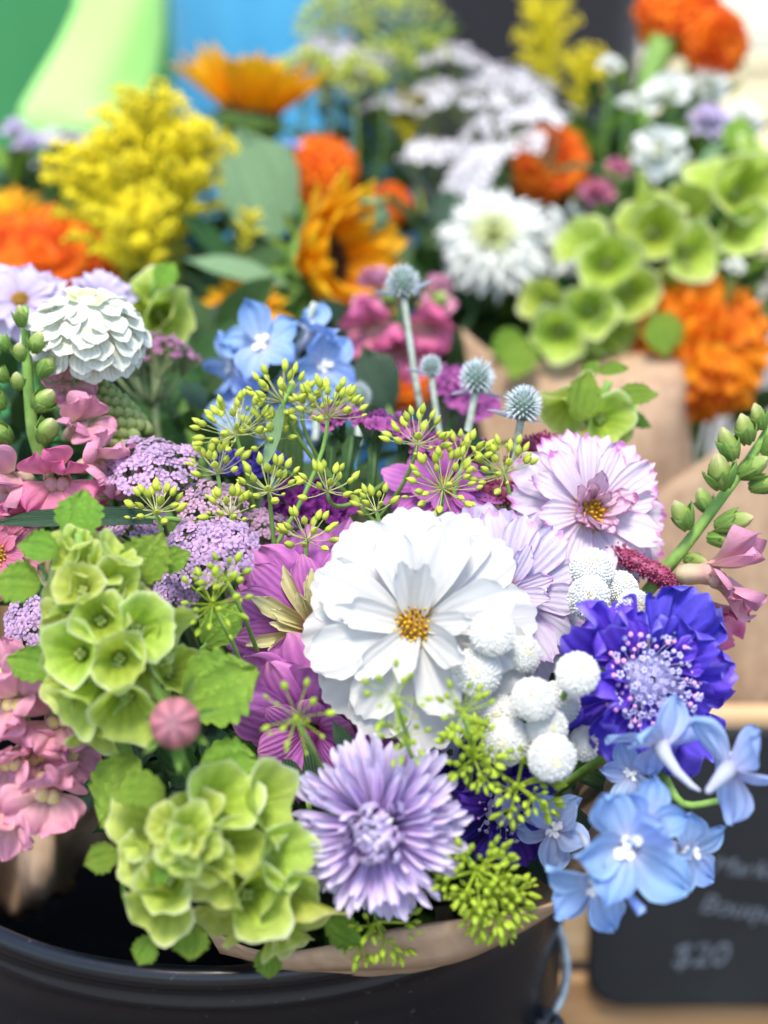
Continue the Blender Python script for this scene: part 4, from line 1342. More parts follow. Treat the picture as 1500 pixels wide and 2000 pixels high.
# white zinnia and neighbours, top left
layered(170, 645, .482, 134, (.1, .85, .5), .0, 'creamy white zinnia with layered petals at the edge of the front bouquet', 'zinnia', 'zinnia', zinnia_rings('zin_white', top=.5), heart='zin_white')
layered(40, 590, .545, 105, (.1, .5, .8), .2, 'pale mauve zinnia behind the green snapdragon tip and white zinnia', 'zinnia', 'zinnia',
        [('lilac', P_SPOON, .5, 12, .08, .05, 20, .7, {}), ('lilac', P_SPOON, .5, 14, .06, 0, 0, .95, {})], eye=(.16, ('disc', 'disc_dark'), .08))
layered(200, 575, .56, 70, (.3, .5, .8), .2, 'small pale mauve bloom peeping out behind the white zinnia', 'zinnia', 'zinnia',
        [('lilac', P_SPOON, .5, 10, .08, .05, 25, .7, {}), ('lilac', P_SPOON, .5, 11, .06, 0, 0, .95, {})])
layered(-8, 1085, .452, 92, (.25, .2, 1), .2, 'pink zinnia with a gold eye under the dark strap leaf', 'zinnia', 'zinnia',
        [('pink_zin', P_OVATE, .5, 10, .12, .06, 28, .6, dict(bend=-.3, cup=.14)), ('pink_zin', P_SPOON, .5, 12, .1, .0, 5, .92, {})], eye=(.36, ('disc', 'disc_dark'), .0))

# shell flowers (bells of Ireland)
def D(a, lo=.0): return a
b1 = [(229, 1143, .383, 43, (.45, .15, .85)), (194, 1205, .376, 47, (.15, .2, .95)), (135, 1274, .374, 50, (-.15, .15, 1)), (232, 1292, .372, 50, (.15, .0, 1)),
      (288, 1222, .376, 54, (.5, .15, .8)), (338, 1232, .388, 46, (.9, -.3, .35)), (352, 1308, .388, 46, (.55, .2, .75)), (292, 1318, .385, 42, (.5, -.5, .6)),
      (140, 1388, .376, 52, (-.5, -.55, .6)), (247, 1402, .374, 58, (.12, -.5, .8)), (232, 1070, .388, 42, (.55, .8, .25), 'bell_yel'), (105, 1160, .386, 46, (-.75, .3, .5), 'bell_yel'),
      (100, 1225, .384, 44, (-.8, .1, .55), 'bell_yel'), (150, 1140, .378, 40, (-.1, .35, .9), 'bell_yel'), (165, 1090, .384, 32, (.1, .5, .8), 'bell_yel'), (125, 1085, .386, 30, (-.4, .5, .7), 'bell_yel'),
      (150, 1050, .388, 27, (.05, .75, .6), 'bell_yel'), (185, 1055, .39, 26, (.5, .7, .4), 'bell_yel'), (118, 1045, .39, 24, (-.45, .75, .4), 'bell_yel'), (205, 1105, .385, 34, (.5, .4, .7), 'bell_yel'),
      (170, 1330, .385, 44, (-.2, -.2, .9)), (85, 1290, .39, 40, (-.9, -.1, .3)), (300, 1390, .392, 44, (.6, -.4, .5)), (180, 1455, .388, 46, (-.1, -.8, .4)),
      (210, 1345, .38, 40, (.0, -.1, 1)), (262, 1175, .386, 38, (.6, .4, .7), 'bell_yel'), (160, 1235, .386, 38, (-.4, .2, .9), 'bell_yel'), (310, 1262, .384, 40, (.7, .0, .6)), (110, 1340, .382, 42, (-.7, -.2, .7), 'bell_yel'), (200, 1160, .386, 34, (.1, .5, .9), 'bell_yel')]
l1 = [(152, 1050, .392, 98, (.1, 1, .05), (-.1, .1, 1), .95), (112, 1078, .386, 80, (-1, .3, .2), (-.1, .5, .8), .85), (78, 1142, .386, 92, (-1, .12, .25), (-.2, .4, .9), .95),
      (258, 1135, .394, 112, (.55, .85, .05), (.1, .1, 1), .85), (108, 1312, .392, 105, (-1, .35, .05), (-.2, .5, .8), .7), (365, 1378, .385, 158, (.85, .48, .12), (.1, .35, .95), .95),
      (300, 1108, .398, 80, (.9, .4, -.1), (.2, .3, .9), .7)]
bells(150, 1040, .385, (-.1, .6, .6), 'upright yellow green shell flower spike left of the orchid purple zinnia',
      [(150, 1040, .392), (175, 1150, .395), (205, 1280, .40), (225, 1400, .41), (260, 1520, .425)], b1, l1, end=BIND)
b2 = [(443, 1552, .362, 62, (.5, .35, .75)), (537, 1566, .368, 64, (.85, .2, .5)), (562, 1674, .366, 62, (.75, .15, .62)), (512, 1768, .362, 60, (.5, -.05, .85)),
      (560, 1770, .372, 66, (.55, -.6, .45)), (600, 1815, .378, 62, (.45, -.75, .4), 'bell_yel'), (500, 1835, .374, 60, (.1, -.85, .4), 'bell_yel'), (308, 1784, .362, 57, (-.15, -.35, .9)),
      (318, 1728, .358, 50, (-.1, .1, 1)), (418, 1740, .356, 48, (-.35, -.45, .75), 'bell_yel'), (258, 1610, .366, 54, (-.6, .2, .75), 'bell_yel'), (262, 1690, .364, 48, (-.7, -.1, .6), 'bell_yel'),
      (470, 1650, .362, 50, (.6, .1, .7)), (440, 1800, .37, 52, (-.1, -.7, .6), 'bell_yel'), (380, 1580, .36, 44, (.2, .5, .8), 'bell_yel'),
      (330, 1645, .350, 34, (-.3, .1, .9), 'bell_yel'), (372, 1612, .350, 36, (.2, .4, .9), 'bell_yel'), (352, 1678, .349, 34, (-.1, -.2, 1), 'bell_yel'), (318, 1606, .352, 34, (-.4, .4, .8), 'bell_yel'),
      (394, 1656, .350, 36, (.4, .0, .9), 'bell_yel'), (420, 1690, .354, 38, (.5, -.3, .8), 'bell_yel'), (350, 1640, .345, 22, (0, .1, 1), 'bell_yel'), (372, 1650, .345, 20, (.2, 0, 1), 'bell_yel'),
      (560, 1850, .385, 50, (.3, -.9, .2), 'bell_yel'), (490, 1710, .37, 46, (.55, -.3, .7))]
l2 = [(268, 1478, .386, 160, (-.5, -.82, .12), (-.5, .5, .8), .88), (322, 1548, .366, 112, (-.9, .15, .3), (0, .7, .7), .75), (392, 1505, .382, 120, (.92, .22, .1), (.1, .5, .85), .85),
      (232, 1668, .37, 74, (-1, -.22, .1), (-.1, .4, .9), .8), (250, 1700, .376, 78, (-.25, -1, .0), (-.9, .1, .4), .5), (370, 1800, .368, 80, (.05, -1, .1), (0, .1, 1), .9),
      (636, 1800, .392, 88, (.9, -.5, .05), (.2, .4, .85), .75), (520, 1850, .384, 66, (.12, -1, .1), (0, .2, 1), .8), (300, 1830, .372, 66, (-.5, -.8, .1), (-.2, .2, 1), .8), (330, 1690, .352, 50, (-.6, -.7, .3), (-.3, .2, .9), .6)]
bells(350, 1640, .352, (-.2, 0, 1), 'big light green shell flower rosette hanging over the bucket rim',
      [(352, 1642, .347), (372, 1655, .362), (410, 1670, .385), (440, 1650, .42), (470, 1600, .46)], b2, l2, end=BIND)
b3 = [(1192, 820, .528, 43, (.3, -.1, .9)), (1094, 812, .530, 42, (-.4, -.5, .45), 'bell_yel'), (1112, 752, .54, 42, (-.35, .85, .1), 'bell_yel'), (1140, 800, .545, 44, (-.1, .3, .8)), (1210, 852, .54, 38, (.5, -.5, .4)), (1230, 800, .55, 30, (.7, .1, .5))]
l3 = [(1128, 822, .522, 105, (.25, 1, .1), (.1, .1, 1), .62), (1205, 778, .532, 84, (.97, .2, .1), (.1, .5, .8), .62), (1170, 728, .545, 62, (.9, .25, .1), (.1, .6, .7), .55), (1215, 815, .54, 62, (.95, -.2, .1), (.1, .5, .8), .6), (1140, 740, .55, 50, (.6, .8, 0), (0, .3, .9), .6)]
bells(1165, 780, .54, (.3, .5, .7), 'short shell flower spike behind the pale pink cosmos', [(1190, 745, .545), (1170, 790, .545), (1150, 860, .55)], b3, l3, end=BIND)
b4 = [(300, 560, .60, 40, (.2, .6, .7), 'bell_yel'), (290, 600, .60, 50, (-.3, .2, .9), 'bell_yel'), (330, 625, .60, 52, (.5, -.3, .7), 'bell_yel'), (275, 640, .61, 48, (-.5, -.3, .7), 'bell_yel')]
bells(300, 580, .6, (0, .6, .7), 'blurred lime shell flower behind the white zinnia', [(300, 550, .6), (305, 640, .62)], b4, [(310, 560, .59, 60, (.5, .9, 0), (0, .2, 1), .8)], end=BIND + Vector((0, .06, 0)))

# pink bud
M = frame(at(342, 1412, .350), dv(.05, .12, 1), .3)
bt = thing('flower_bud', 'round closed pink bud standing in front of the shell flowers', 'bud', M)
R = 50 * k(.35)
inst('bud', MB().lathe([(.05, -.95), (.5, -.85), (.86, -.45), (1, .0), (.93, .4), (.7, .72), (.4, .9), (.12, .95), (.001, .9)], 28, wob=lambda a, t: (1 + .035 * t * (abs(math.cos(5.5 * a)) - .5), 0)).mesh('bud', M_['pink_bud']), bt, Sc(R))
for i in range(7):
    me = pmesh('sepal', 'sepal', 800 + i % 3, W=.22, prof=P_POINT, bend=.7, cup=.4, nu=9, nv=4)
    inst('sepal', me, bt, Rz(i * .9) @ Tm(R * .3, 0, -R * .9) @ Ry(-rad(rn(-18, 22))) @ Sc(R * rn(1.5, 2.3)))
_I = M.inverted()
inst('stem', MB().tube([_I @ at(*p) for p in [(345, 1440, .356), (352, 1475, .366), (368, 1515, .380), (390, 1555, .398), (410, 1590, .42), (430, 1600, .45)]], [.0012, .0012, .0012, .0013, .0014, .0015], 8).mesh('stem', M_['stem']), bt)

# snapdragons
t, I = spray_root(55, 600, .472, (0, .9, .3), 'snapdragon', 'pink snapdragon with green buds at its tip beside the white zinnia', 'snapdragon',
                  [(48, 598, .474), (52, 690, .475), (58, 790, .477), (70, 900, .48)], 'pink snapdragons', BIND)
for (x, y, d_, ln, f, ft) in [(44, 640, .468, 48, (-.1, 1, .2), 1.0), (18, 685, .470, 46, (-.6, .75, .25), 1.1), (66, 690, .468, 50, (.35, .9, .3), 1.1), (42, 705, .465, 44, (0, .8, .6), 1.1), (78, 735, .470, 52, (.6, .8, .2), 1.1),
                              (15, 745, .470, 44, (-.7, .7, .2), 1.1), (8, 800, .470, 62, (-.6, .6, .5), 1.2), (70, 800, .468, 66, (.65, .55, .5), 1.15), (36, 760, .464, 46, (.1, .7, .7), 1.1), (20, 865, .468, 66, (-.5, .5, .6), 1.2), (82, 862, .464, 70, (.45, .6, .6), 1.1)]:
    snap_bud(t, I, x, y, d_, ln, f, ft)
for (x, y, d_, r, f, sp, mt) in [(112, 935, .458, 74, (.15, -.15, .95), 0, 'snap_hot'), (188, 905, .466, 66, (.7, .1, .7), .2, 'snap'), (152, 830, .474, 55, (.5, .45, .6), .1, 'snap'), (22, 940, .462, 70, (-.35, -.1, .9), -.1, 'snap'),
                                 (122, 752, .485, 52, (.4, .3, .8), .1, 'snap'), (35, 1000, .466, 60, (-.2, -.4, .9), 0, 'snap_hot'), (185, 985, .472, 56, (.3, -.5, .8), .1, 'snap_hot')]:
    snap_bloom(t, I, x, y, d_, r, f, sp, mt)
t, I = spray_root(30, 1400, .41, (-.2, .2, .9), 'snapdragon', 'salmon pink snapdragon blooms low beside the shell flower over brown paper', 'snapdragon',
                  [(20, 1330, .415), (60, 1440, .425), (120, 1480, .45)], 'pink snapdragons', BIND)
for (x, y, d_, r, f, sp, mt) in [(35, 1370, .405, 74, (-.3, .35, .85), 0, 'snap'), (112, 1400, .408, 68, (.2, .2, .9), .2, 'snap'), (95, 1540, .398, 76, (.35, -.2, .9), -.3, 'snap'), (25, 1480, .402, 70, (-.3, -.2, .9), .1, 'snap'), (15, 1585, .398, 78, (-.35, -.55, .7), .2, 'snap'),
                                 (70, 1470, .408, 64, (.1, -.1, 1), .5, 'snap'), (130, 1470, .412, 54, (.5, 0, .8), .3, 'snap'), (20, 1310, .415, 56, (-.2, .6, .7), 0, 'snap')]:
    snap_bloom(t, I, x, y, d_, r, f, sp, mt, pal='palate')
t, I = spray_root(1500, 830, .462, (.4, .7, .3), 'snapdragon', 'leaning snapdragon spike with green buds and one open pink bloom', 'snapdragon',
                  [(1530, 790, .462), (1470, 890, .462), (1400, 985, .463), (1340, 1065, .464), (1290, 1125, .468)], 'pink snapdragons', BIND, r0=.0014, r1=.0026)
for (x, y, d_, ln, f, ft) in [(1345, 1035, .460, 72, (-.45, .85, .25), 1.0), (1412, 955, .456, 84, (-.25, .85, .45), 1.15), (1432, 900, .458, 76, (-.35, .9, .2), 1.0), (1462, 868, .458, 70, (-.3, .9, .3), 1.05), (1488, 840, .46, 60, (-.3, .9, .2), 1),
                              (1440, 930, .462, 74, (.8, .5, .2), .95), (1462, 955, .464, 66, (.9, .35, .2), 1.0), (1395, 1030, .460, 84, (.85, .25, .4), .9), (1380, 1050, .462, 66, (.8, -.05, .4), .9), (1490, 890, .462, 60, (.5, .8, .2), 1.0), (1385, 1000, .47, 60, (-.2, .7, -.4), 1), (1335, 1090, .466, 56, (.6, -.1, .5), .9)]:
    snap_bud(t, I, x, y, d_, ln, f, ft)
snap_bloom(t, I, 1395, 1120, .457, 88, (.8, .05, .45), -.15, 'snap')
snap_bloom(t, I, 1385, 1195, .470, 72, (.4, -.5, .7), .1, 'snap_hot')

# green bud spike
t, I = spray_root(170, 740, .492, (-.3, .85, .3), 'bud_spike', 'closed green bud spike leaning under the white zinnia', 'bud spike', [(166, 738, .492), (195, 790, .492), (235, 850, .495), (290, 930, .50)], None, BIND, r0=.003, r1=.004)
sbm = [MB().lathe([(.15, 0), (.42, .2), (.5, .5), (.36, .8), (.05, 1.05)], 8, wob=lambda a, t: (1 + .12 * math.cos(3 * a), 0)).mesh('bud', M_['sepal_dark']) for _ in range(1)]
A, B = at(163, 732, .492), at(262, 872, .496)
ax = (A - B).normalized(); s1 = ax.orthogonal().normalized(); s2 = ax.cross(s1)
for i in range(110):
    u = i / 109
    a = i * 2.39996
    rr = (9 + 21 * min(1, u * 1.6)) * k(.492)
    p = A.lerp(B, u) + (s1 * math.cos(a) + s2 * math.sin(a)) * rr
    dd = (ax * .8 + (s1 * math.cos(a) + s2 * math.sin(a)) * .75).normalized()
    Q = dd.to_track_quat('Z', 'Y').to_matrix().to_4x4(); Q.translation = p
    inst('bud', sbm[0], t, I @ Q @ Sc((17 + 15 * u) * k(.492)))

# yarrow
yarrow(292, 912, .466, 104, 88, (-.05, .75, .65), 'lilac yarrow head beside the pink snapdragon', n=120, fr=12)
yarrow(265, 1020, .462, 66, 44, (-.1, .7, .7), 'lilac yarrow cluster under the dark strap leaf tip', n=46, fr=11)
yarrow(412, 985, .460, 74, 62, (.05, .6, .8), 'pinkish lilac yarrow head among the dill umbels', n=55, fr=11, mat='yarrow_pink')
yarrow(388, 1080, .448, 80, 76, (-.1, .45, .9), 'lilac yarrow head right of the shell flower tip', n=90, fr=12)
yarrow(445, 1070, .422, 62, 58, (.15, .35, .9), 'blurred lilac yarrow cluster nearest the orchid purple zinnia', n=46, fr=13, mat='yarrow')
yarrow(520, 1025, .470, 60, 40, (.2, .7, .6), 'faded pink yarrow cluster below the dill stems', n=48, fr=10, mat='yarrow_pink')
yarrow(340, 1160, .456, 48, 44, (-.2, .2, .9), 'small lilac yarrow tuft behind the shell flower leaf', n=36, fr=11)
yarrow(48, 1220, .43, 52, 62, (-.3, .35, .85), 'lilac yarrow cluster at the frame edge under the shell flower leaf', n=44, fr=12)
yarrow(300, 690, .555, 98, 60, (.05, .96, .22), 'dusty mauve yarrow seen from the side behind the white zinnia', n=85, fr=10, mat='yarrow_mauve')
yarrow(470, 905, .50, 46, 36, (0, .8, .5), 'small lilac yarrow sprig behind the dill', n=26, fr=10)

# sea holly
sea_holly(787, 553, .545, 36, (-.06, 1, .1), 'tallest grey sea holly thistle on a long pale stem', (822, 800, .53), [(rad(195), 70, .05), (rad(15), 78, .3)], sr=.0014)
sea_holly(842, 717, .525, 24, (-.05, 1, .15), 'smallest pale sea holly thistle beside the tall stem', (862, 860, .52), [(rad(175), 62, .1)], n=80, sr=.0012)
sea_holly(932, 738, .512, 37, (.12, 1, .15), 'blue grey sea holly thistle in the middle of the three', (905, 880, .51), [(rad(-10), 70, -.35), (rad(170), 60, -.3)], sr=.0014)
sea_holly(1022, 793, .476, 39, (.16, 1, .12), 'sharp spiky sea holly thistle touching the pale pink cosmos', (1005, 900, .48), [(rad(180), 80, .15), (rad(0), 50, -.2), (rad(-60), 45, -.1)], n=130, sr=.0013)
sea_holly(618, 765, .55, 30, (0, 1, .1), 'blurred sea holly thistle behind the delphinium and dill', (615, 860, .54), [], n=80)
sea_holly(700, 775, .54, 28, (0, 1, .1), 'half hidden sea holly thistle behind the magenta statice', (700, 870, .53), [], n=80)

# statice
statice(735, 830, .485, 'magenta statice on broad winged green stems', [(735, 825, .485, 48, 30, (.1, .9, .4)), (800, 850, .488, 40, 22, (.3, .85, .4)), (660, 815, .492, 40, 22, (-.2, .9, .4))], 'statice',
        [(690, 850, .487, 668, 990, .487, 18), (800, 880, .489, 742, 1000, .485, 20), (650, 850, .493, 640, 1000, .485, 12), (735, 850, .487, 725, 1000, .484, 15)])
statice(880, 870, .480, 'pink statice cluster below the smallest sea holly', [(870, 875, .480, 50, 24, (.0, .8, .6)), (920, 880, .485, 45, 22, (.2, .8, .5)), (840, 870, .483, 32, 24, (-.2, .8, .6))], 'statice',
        [(880, 890, .482, 830, 1010, .482, 14), (930, 905, .486, 890, 1010, .486, 12)])
statice(885, 745, .56, 'blurred pink statice behind the sea holly stems', [(890, 745, .56, 45, 45, (0, .7, .7)), (935, 790, .555, 30, 30, (0, .7, .7))], 'statice', [(890, 760, .565, 880, 850, .56, 10)])
statice(600, 975, .475, 'deep magenta statice under the dill stems', [(600, 970, .474, 62, 38, (0, .6, .8)), (560, 990, .476, 36, 30, (-.1, .6, .8)), (650, 985, .476, 36, 30, (.1, .6, .8))], 'statice_deep')
statice(510, 905, .487, 'violet blue statice behind the yellow green dill', [(515, 905, .487, 42, 22, (0, .8, .6)), (455, 905, .49, 34, 20, (0, .8, .6))], 'statice_blue')

# burgundy amaranth
amaranth('burgundy amaranth plume between the lilac and pale pink cosmos', [(910, 975, .478), (960, 960, .478), (1010, 965, .478), (1050, 990, .478)], 30, 420)
amaranth('burgundy amaranth plume running under the pale pink cosmos to the scabious', [(1200, 1075, .468), (1245, 1100, .466), (1285, 1120, .464), (1320, 1145, .462)], 22, 480)
amaranth('short burgundy amaranth tip below the sharp sea holly', [(1000, 900, .492), (1040, 870, .49), (1075, 860, .492)], 24, 260)

# button flowers
f0 = (0, .35, .9)
button_spray(1180, 1150, .43, 'spray of white button flowers between cosmos and scabious',
             [(1156, 1112, .428, 44, (-.1, .5, .8)), (1150, 1168, .420, 44, (-.1, .1, 1)), (1238, 1186, .416, 37, (.3, .2, .9)), (1213, 1148, .430, 36, (.3, .6, .7)), (1195, 1165, .438, 32, (0, .3, .9)), (1192, 1205, .432, 34, (.1, -.1, .9)), (1254, 1212, .418, 26, (.4, -.3, .8))])
button_spray(980, 1290, .40, 'spray of white button flowers in front of the large cosmos',
             [(962, 1238, .392, 46, (.1, .5, .85)), (932, 1312, .396, 50, (-.2, .2, .95)), (1022, 1278, .402, 38, (.3, .3, .9)), (985, 1330, .408, 42, (0, .1, 1)), (940, 1372, .404, 44, (-.3, -.2, .9)), (1012, 1300, .415, 36, (.4, .1, .8))])
button_spray(1040, 1420, .395, 'dense spray of white button flowers beside the violet scabious',
             [(1042, 1366, .385, 46, (0, .4, .9)), (990, 1448, .392, 50, (-.25, .05, .95)), (1078, 1480, .382, 48, (.15, -.1, 1)), (1068, 1422, .390, 44, (.3, .2, .9)), (1128, 1316, .386, 44, (.1, .35, .9)), (1142, 1452, .404, 36, (.5, .0, .85)), (1092, 1372, .402, 46, (.3, .2, .9)), (980, 1395, .400, 42, (-.3, .1, .9)), (1148, 1372, .412, 30, (.4, .3, .8))])

# scabious
scabious(1264, 1326, .405, 192, (.2, .08, 1), .0, 'bright violet scabious with a pale lilac pincushion beside the button flowers')
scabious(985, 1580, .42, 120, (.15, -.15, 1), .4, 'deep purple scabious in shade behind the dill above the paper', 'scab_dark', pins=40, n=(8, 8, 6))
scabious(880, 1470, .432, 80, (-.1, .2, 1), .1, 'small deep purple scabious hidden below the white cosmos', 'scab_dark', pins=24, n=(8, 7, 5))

# delphiniums
t, I = spray_root(1290, 1530, .385, (.2, .2, .9), 'delphinium', 'pale blue delphinium arching over the chalkboard sign side', 'delphinium', [(1420, 1560, .392), (1330, 1580, .395), (1290, 1500, .405), (1240, 1420, .43)], 'sky blue delphiniums', BIND, mat='stem', r0=.0009, r1=.0018)
for (x, y, d_, r, f, sp, mt) in [(1225, 1652, .366, 138, (-.15, .1, 1), .4, 'delph'), (1165, 1722, .374, 116, (-.2, -.35, .9), 1.0, 'delph'), (1290, 1455, .384, 108, (-.25, .75, -.45), .2, 'delph_pale'),
                                 (1425, 1500, .378, 122, (.55, .35, -.55), .8, 'delph_pale'), (1345, 1665, .384, 92, (.45, .05, .8), .2, 'delph'), (1262, 1610, .372, 92, (.3, .35, .85), .9, 'delph'), (1235, 1510, .396, 70, (-.5, -.1, .8), .3, 'delph_pale')]:
    delph_bloom(t, I, x, y, d_, r, f, sp, mt)
t, I = spray_root(1085, 1610, .42, (-.1, .2, .9), 'delphinium', 'shaded blue grey delphinium bloom behind the deep purple scabious', 'delphinium', [(1085, 1610, .425), (1060, 1560, .44)], 'sky blue delphiniums', BIND)
delph_bloom(t, I, 1085, 1620, .416, 92, (-.2, .2, .9), .5, 'delph_pale')
t, I = spray_root(580, 690, .55, (-.1, .8, .5), 'delphinium', 'sky blue delphinium spire behind the dill umbels', 'delphinium', [(615, 590, .552), (575, 700, .556), (520, 790, .56), (500, 900, .56)], 'sky blue delphiniums', BIND, mat='stem_grey')
for (x, y, d_, r, f, sp, mt) in [(512, 672, .545, 88, (-.1, .3, .95), .3, 'delph'), (608, 650, .550, 76, (.35, .65, .4), .6, 'delph'), (628, 715, .548, 80, (.5, .1, .8), .4, 'delph'), (455, 712, .556, 70, (-.8, -.2, .5), .2, 'delph'), (470, 800, .556, 84, (-.55, .3, .7), .5, 'delph'), (555, 865, .552, 80, (.1, .0, .95), .1, 'delph'), (585, 790, .56, 70, (.2, .2, .9), .9, 'delph')]:
    delph_bloom(t, I, x, y, d_, r, f, sp, mt)

# dill umbels, sharp group behind the cosmos
HB = at(610, 1075, .47)
dl = [(552, 785, .462, 62, (-.1, .85, .4), 18, 85, 'yellow green dill umbel highest of the group, with a narrow leaf'), (640, 815, .458, 66, (.0, .9, .45), 26, 85, 'densest yellow green dill umbel over the magenta statice'), (462, 850, .460, 68, (-.2, .85, .45), 26, 85, 'dill umbel in front of the blue delphinium sepals'),
      (520, 858, .466, 48, (.1, .85, .4), 16, 85, 'small dill umbel touching the blue delphinium'), (815, 868, .458, 58, (.1, .85, .5), 16, 90, 'dill umbel on a long slanting stem below the smallest sea holly'), (425, 925, .458, 52, (-.1, .9, .4), 15, 80, 'dill umbel at the top edge of the lilac yarrow'),
      (525, 960, .452, 58, (-.05, .8, .5), 20, 85, 'dill umbel in front of the violet blue statice'), (640, 960, .450, 50, (0, .85, .4), 12, 88, 'open dill umbel over the deep magenta statice'), (305, 1000, .448, 46, (-.1, .8, .6), 16, 88, 'dill umbel resting between the two lilac yarrow clusters'),
      (600, 1055, .444, 52, (.1, .8, .5), 13, 88, 'low dill umbel at the foot of the dill stems'), (865, 955, .452, 66, (.0, .6, .8), 24, 88, 'wide dill umbel against the small violet zinnia'), (985, 925, .462, 56, (-.35, .7, .6), 20, 85, 'dill umbel at the edge of the pale pink cosmos'),
      (905, 900, .466, 46, (.2, .85, .4), 10, 70, 'sparse dill umbel in front of the pink statice'), (450, 1005, .440, 46, (-.1, .7, .7), 15, 85, 'dill umbel over the pinkish lilac yarrow'), (590, 800, .47, 40, (.1, .85, .4), 12, 85, 'dill umbel squeezed between the two tallest dill umbels'), (735, 1000, .445, 40, (-.3, .8, .5), 9, 70, 'dill seeds peeping over the white cosmos petals')]
for (x, y, d_, r, upv_, n_, sp, lb) in dl:
    dill(x, y, d_, r, upv_, lb, int(n_ * 1.25), sp, 'seed', 12, end=HB if (480 < x < 830 and y < 965) else BIND)
# fresh dill around the aster, nearer the camera
for (x, y, d_, r, upv_, n_, sp, lb) in [(578, 1402, .372, 62, (-.1, .1, 1), 14, 88, 'little green dill star over the orchid purple zinnia'), (770, 1362, .368, 56, (.1, .2, 1), 14, 88, 'little dill star over the lower petals of the white cosmos'),
                                        (905, 1392, .378, 52, (.2, .4, .9), 16, 88, 'dill star under the white button flowers'), (790, 1440, .376, 44, (-.1, .0, 1), 12, 85, 'dill tips between white cosmos and lavender aster'), (415, 1180, .40, 62, (.1, .3, .9), 20, 92, 'olive dill star between shell flower and orchid zinnia'), (440, 1130, .405, 44, (-.2, .3, .9), 12, 90, 'dark olive dill seeds under the blurred yarrow')]:
    dill(x, y, d_, r, upv_, lb, n_, sp, 'seed_fresh', 10.5, end=BIND, stemdir=(.25, -.6, -.7))
for (x, y, d_, r, upv_, n_, mu, lb) in [(925, 1480, .392, 52, (.1, .5, .85), 8, 8, 'dense green dill head right above the lavender aster'), (1010, 1535, .394, 58, (.4, .1, .9), 8, 8, 'dense green dill head below the white button flowers'),
                                        (930, 1700, .385, 60, (.2, -.1, 1), 9, 9, 'dense green dill head beside the aster over brown paper'), (960, 1745, .39, 60, (.3, -.6, .8), 8, 9, 'drooping green dill head on the paper fold'), (735, 1800, .398, 60, (.1, -.7, .7), 7, 6, 'small dill tuft under the lavender aster')]:
    dill(x, y, d_, r, upv_, lb, n_, 75, 'seed_fresh', 10.5, end=BIND, multi=mu, stemdir=(0, 0, -1))

# strap leaves and single leaves
def one_leaf(label, p, dr, fc, ln, W, mat, prof=P_LEAF, bend=-.4, d=None, seed=0, name='leaf', **kw):
    M = leaf_frame(at(*p), dv(*dr), dv(*fc))
    q = ln * k(p[2])
    v, f, uv = petal(W=W, prof=prof, bend=bend, cup=.1, mid=.04, ruffle=.04, nu=16, nv=8, seed=seed + 1000, **kw)
    t_ = thing(name, label, 'leaf', M)
    inst('blade', MB().add([tuple(Vector(a) * q) for a in v], f, 0, uv).mesh('blade', M_[mat]), t_)
    inst('leaf_stalk', MB().tube([(.05 * q, 0, -.0004), (-.1 * q, 0, -.0008), (-.3 * q, 0, -.004)], [.0006, .0009, .001], 6).mesh('leaf_stalk', M_['stem']), t_)
    return t_
one_leaf('dark green strap leaf lying across the pink zinnia', (300, 1010, .452), (-1, .02, .15), (0, .5, .85), 340, .13, 'leaf_dark', P_STRAP, -.25)
one_leaf('narrow pale green leaf hanging from the top dill umbel', (552, 790, .458), (-.22, -1, .1), (-.3, .1, .9), 150, .2, 'leaf_grey', P_POINT, .3)
one_leaf('upright dark leaf behind the deep magenta statice', (560, 1000, .50), (.05, 1, 0), (0, .1, 1), 220, .28, 'leaf', P_LEAF, -.2)
one_leaf('folded dark green leaf below the blue grey sea holly', (960, 910, .478), (-.55, .75, .2), (.4, .4, .8), 95, .45, 'leaf_dark', P_LEAF, -.2)
one_leaf('broad blurred dark leaf behind the magenta statice', (760, 800, .60), (-.4, 1, 0), (0, .1, 1), 140, .7, 'leaf_dark', P_OVATE, -.2)
one_leaf('olive green leaf tucked under the shell flower beside the zinnia', (400, 1260, .42), (.6, .75, .1), (.1, .3, .9), 110, .7, 'bell_leaf', P_SCALLOP, -.3, lobes=.2, nlob=5)
one_leaf('small dark leaf between orchid zinnia and aster', (690, 1490, .41), (-.4, .9, .1), (.2, .3, .9), 95, .4, 'leaf_dark', P_LEAF, -.3)
one_leaf('dark leaf behind the lavender aster next to the shell flower', (600, 1560, .425), (-.2, 1, 0), (0, .2, 1), 130, .6, 'leaf_dark', P_OVATE, -.3)

# small leafy sprigs that fill the inside of the bouquet
fill = [(330, 760, .58), (400, 800, .57), (260, 830, .55), (430, 870, .55), (520, 930, .53), (660, 930, .53), (760, 940, .53), (840, 960, .53), (960, 870, .54), (1010, 950, .52), (740, 1040, .51), (560, 1110, .50), (300, 1090, .50), (200, 1000, .51), (60, 1080, .51), (80, 1180, .48), (30, 1290, .47),
        (440, 1180, .48), (400, 1300, .47), (420, 1420, .46), (380, 1500, .45), (540, 1500, .45), (660, 1480, .46), (820, 1500, .46), (900, 1530, .455), (1000, 1640, .445), (880, 1650, .45), (620, 1560, .44), (700, 1700, .44), (560, 1700, .45), (430, 1620, .45), (1050, 1560, .45), (1110, 1500, .46), (1180, 1290, .47), (1060, 1200, .48), (1180, 1100, .50), (300, 1400, .45), (180, 1450, .45), (250, 1530, .45),
        (0, 760, .56), (10, 860, .55), (60, 960, .53), (0, 1000, .52), (110, 830, .56), (200, 900, .54), (700, 880, .58), (760, 900, .60), (720, 960, .56), (640, 860, .60), (800, 920, .58), (580, 940, .57), (-20, 660, .60), (10, 720, .60), (50, 780, .58), (-10, 800, .58), (90, 700, .60), (40, 860, .57)]
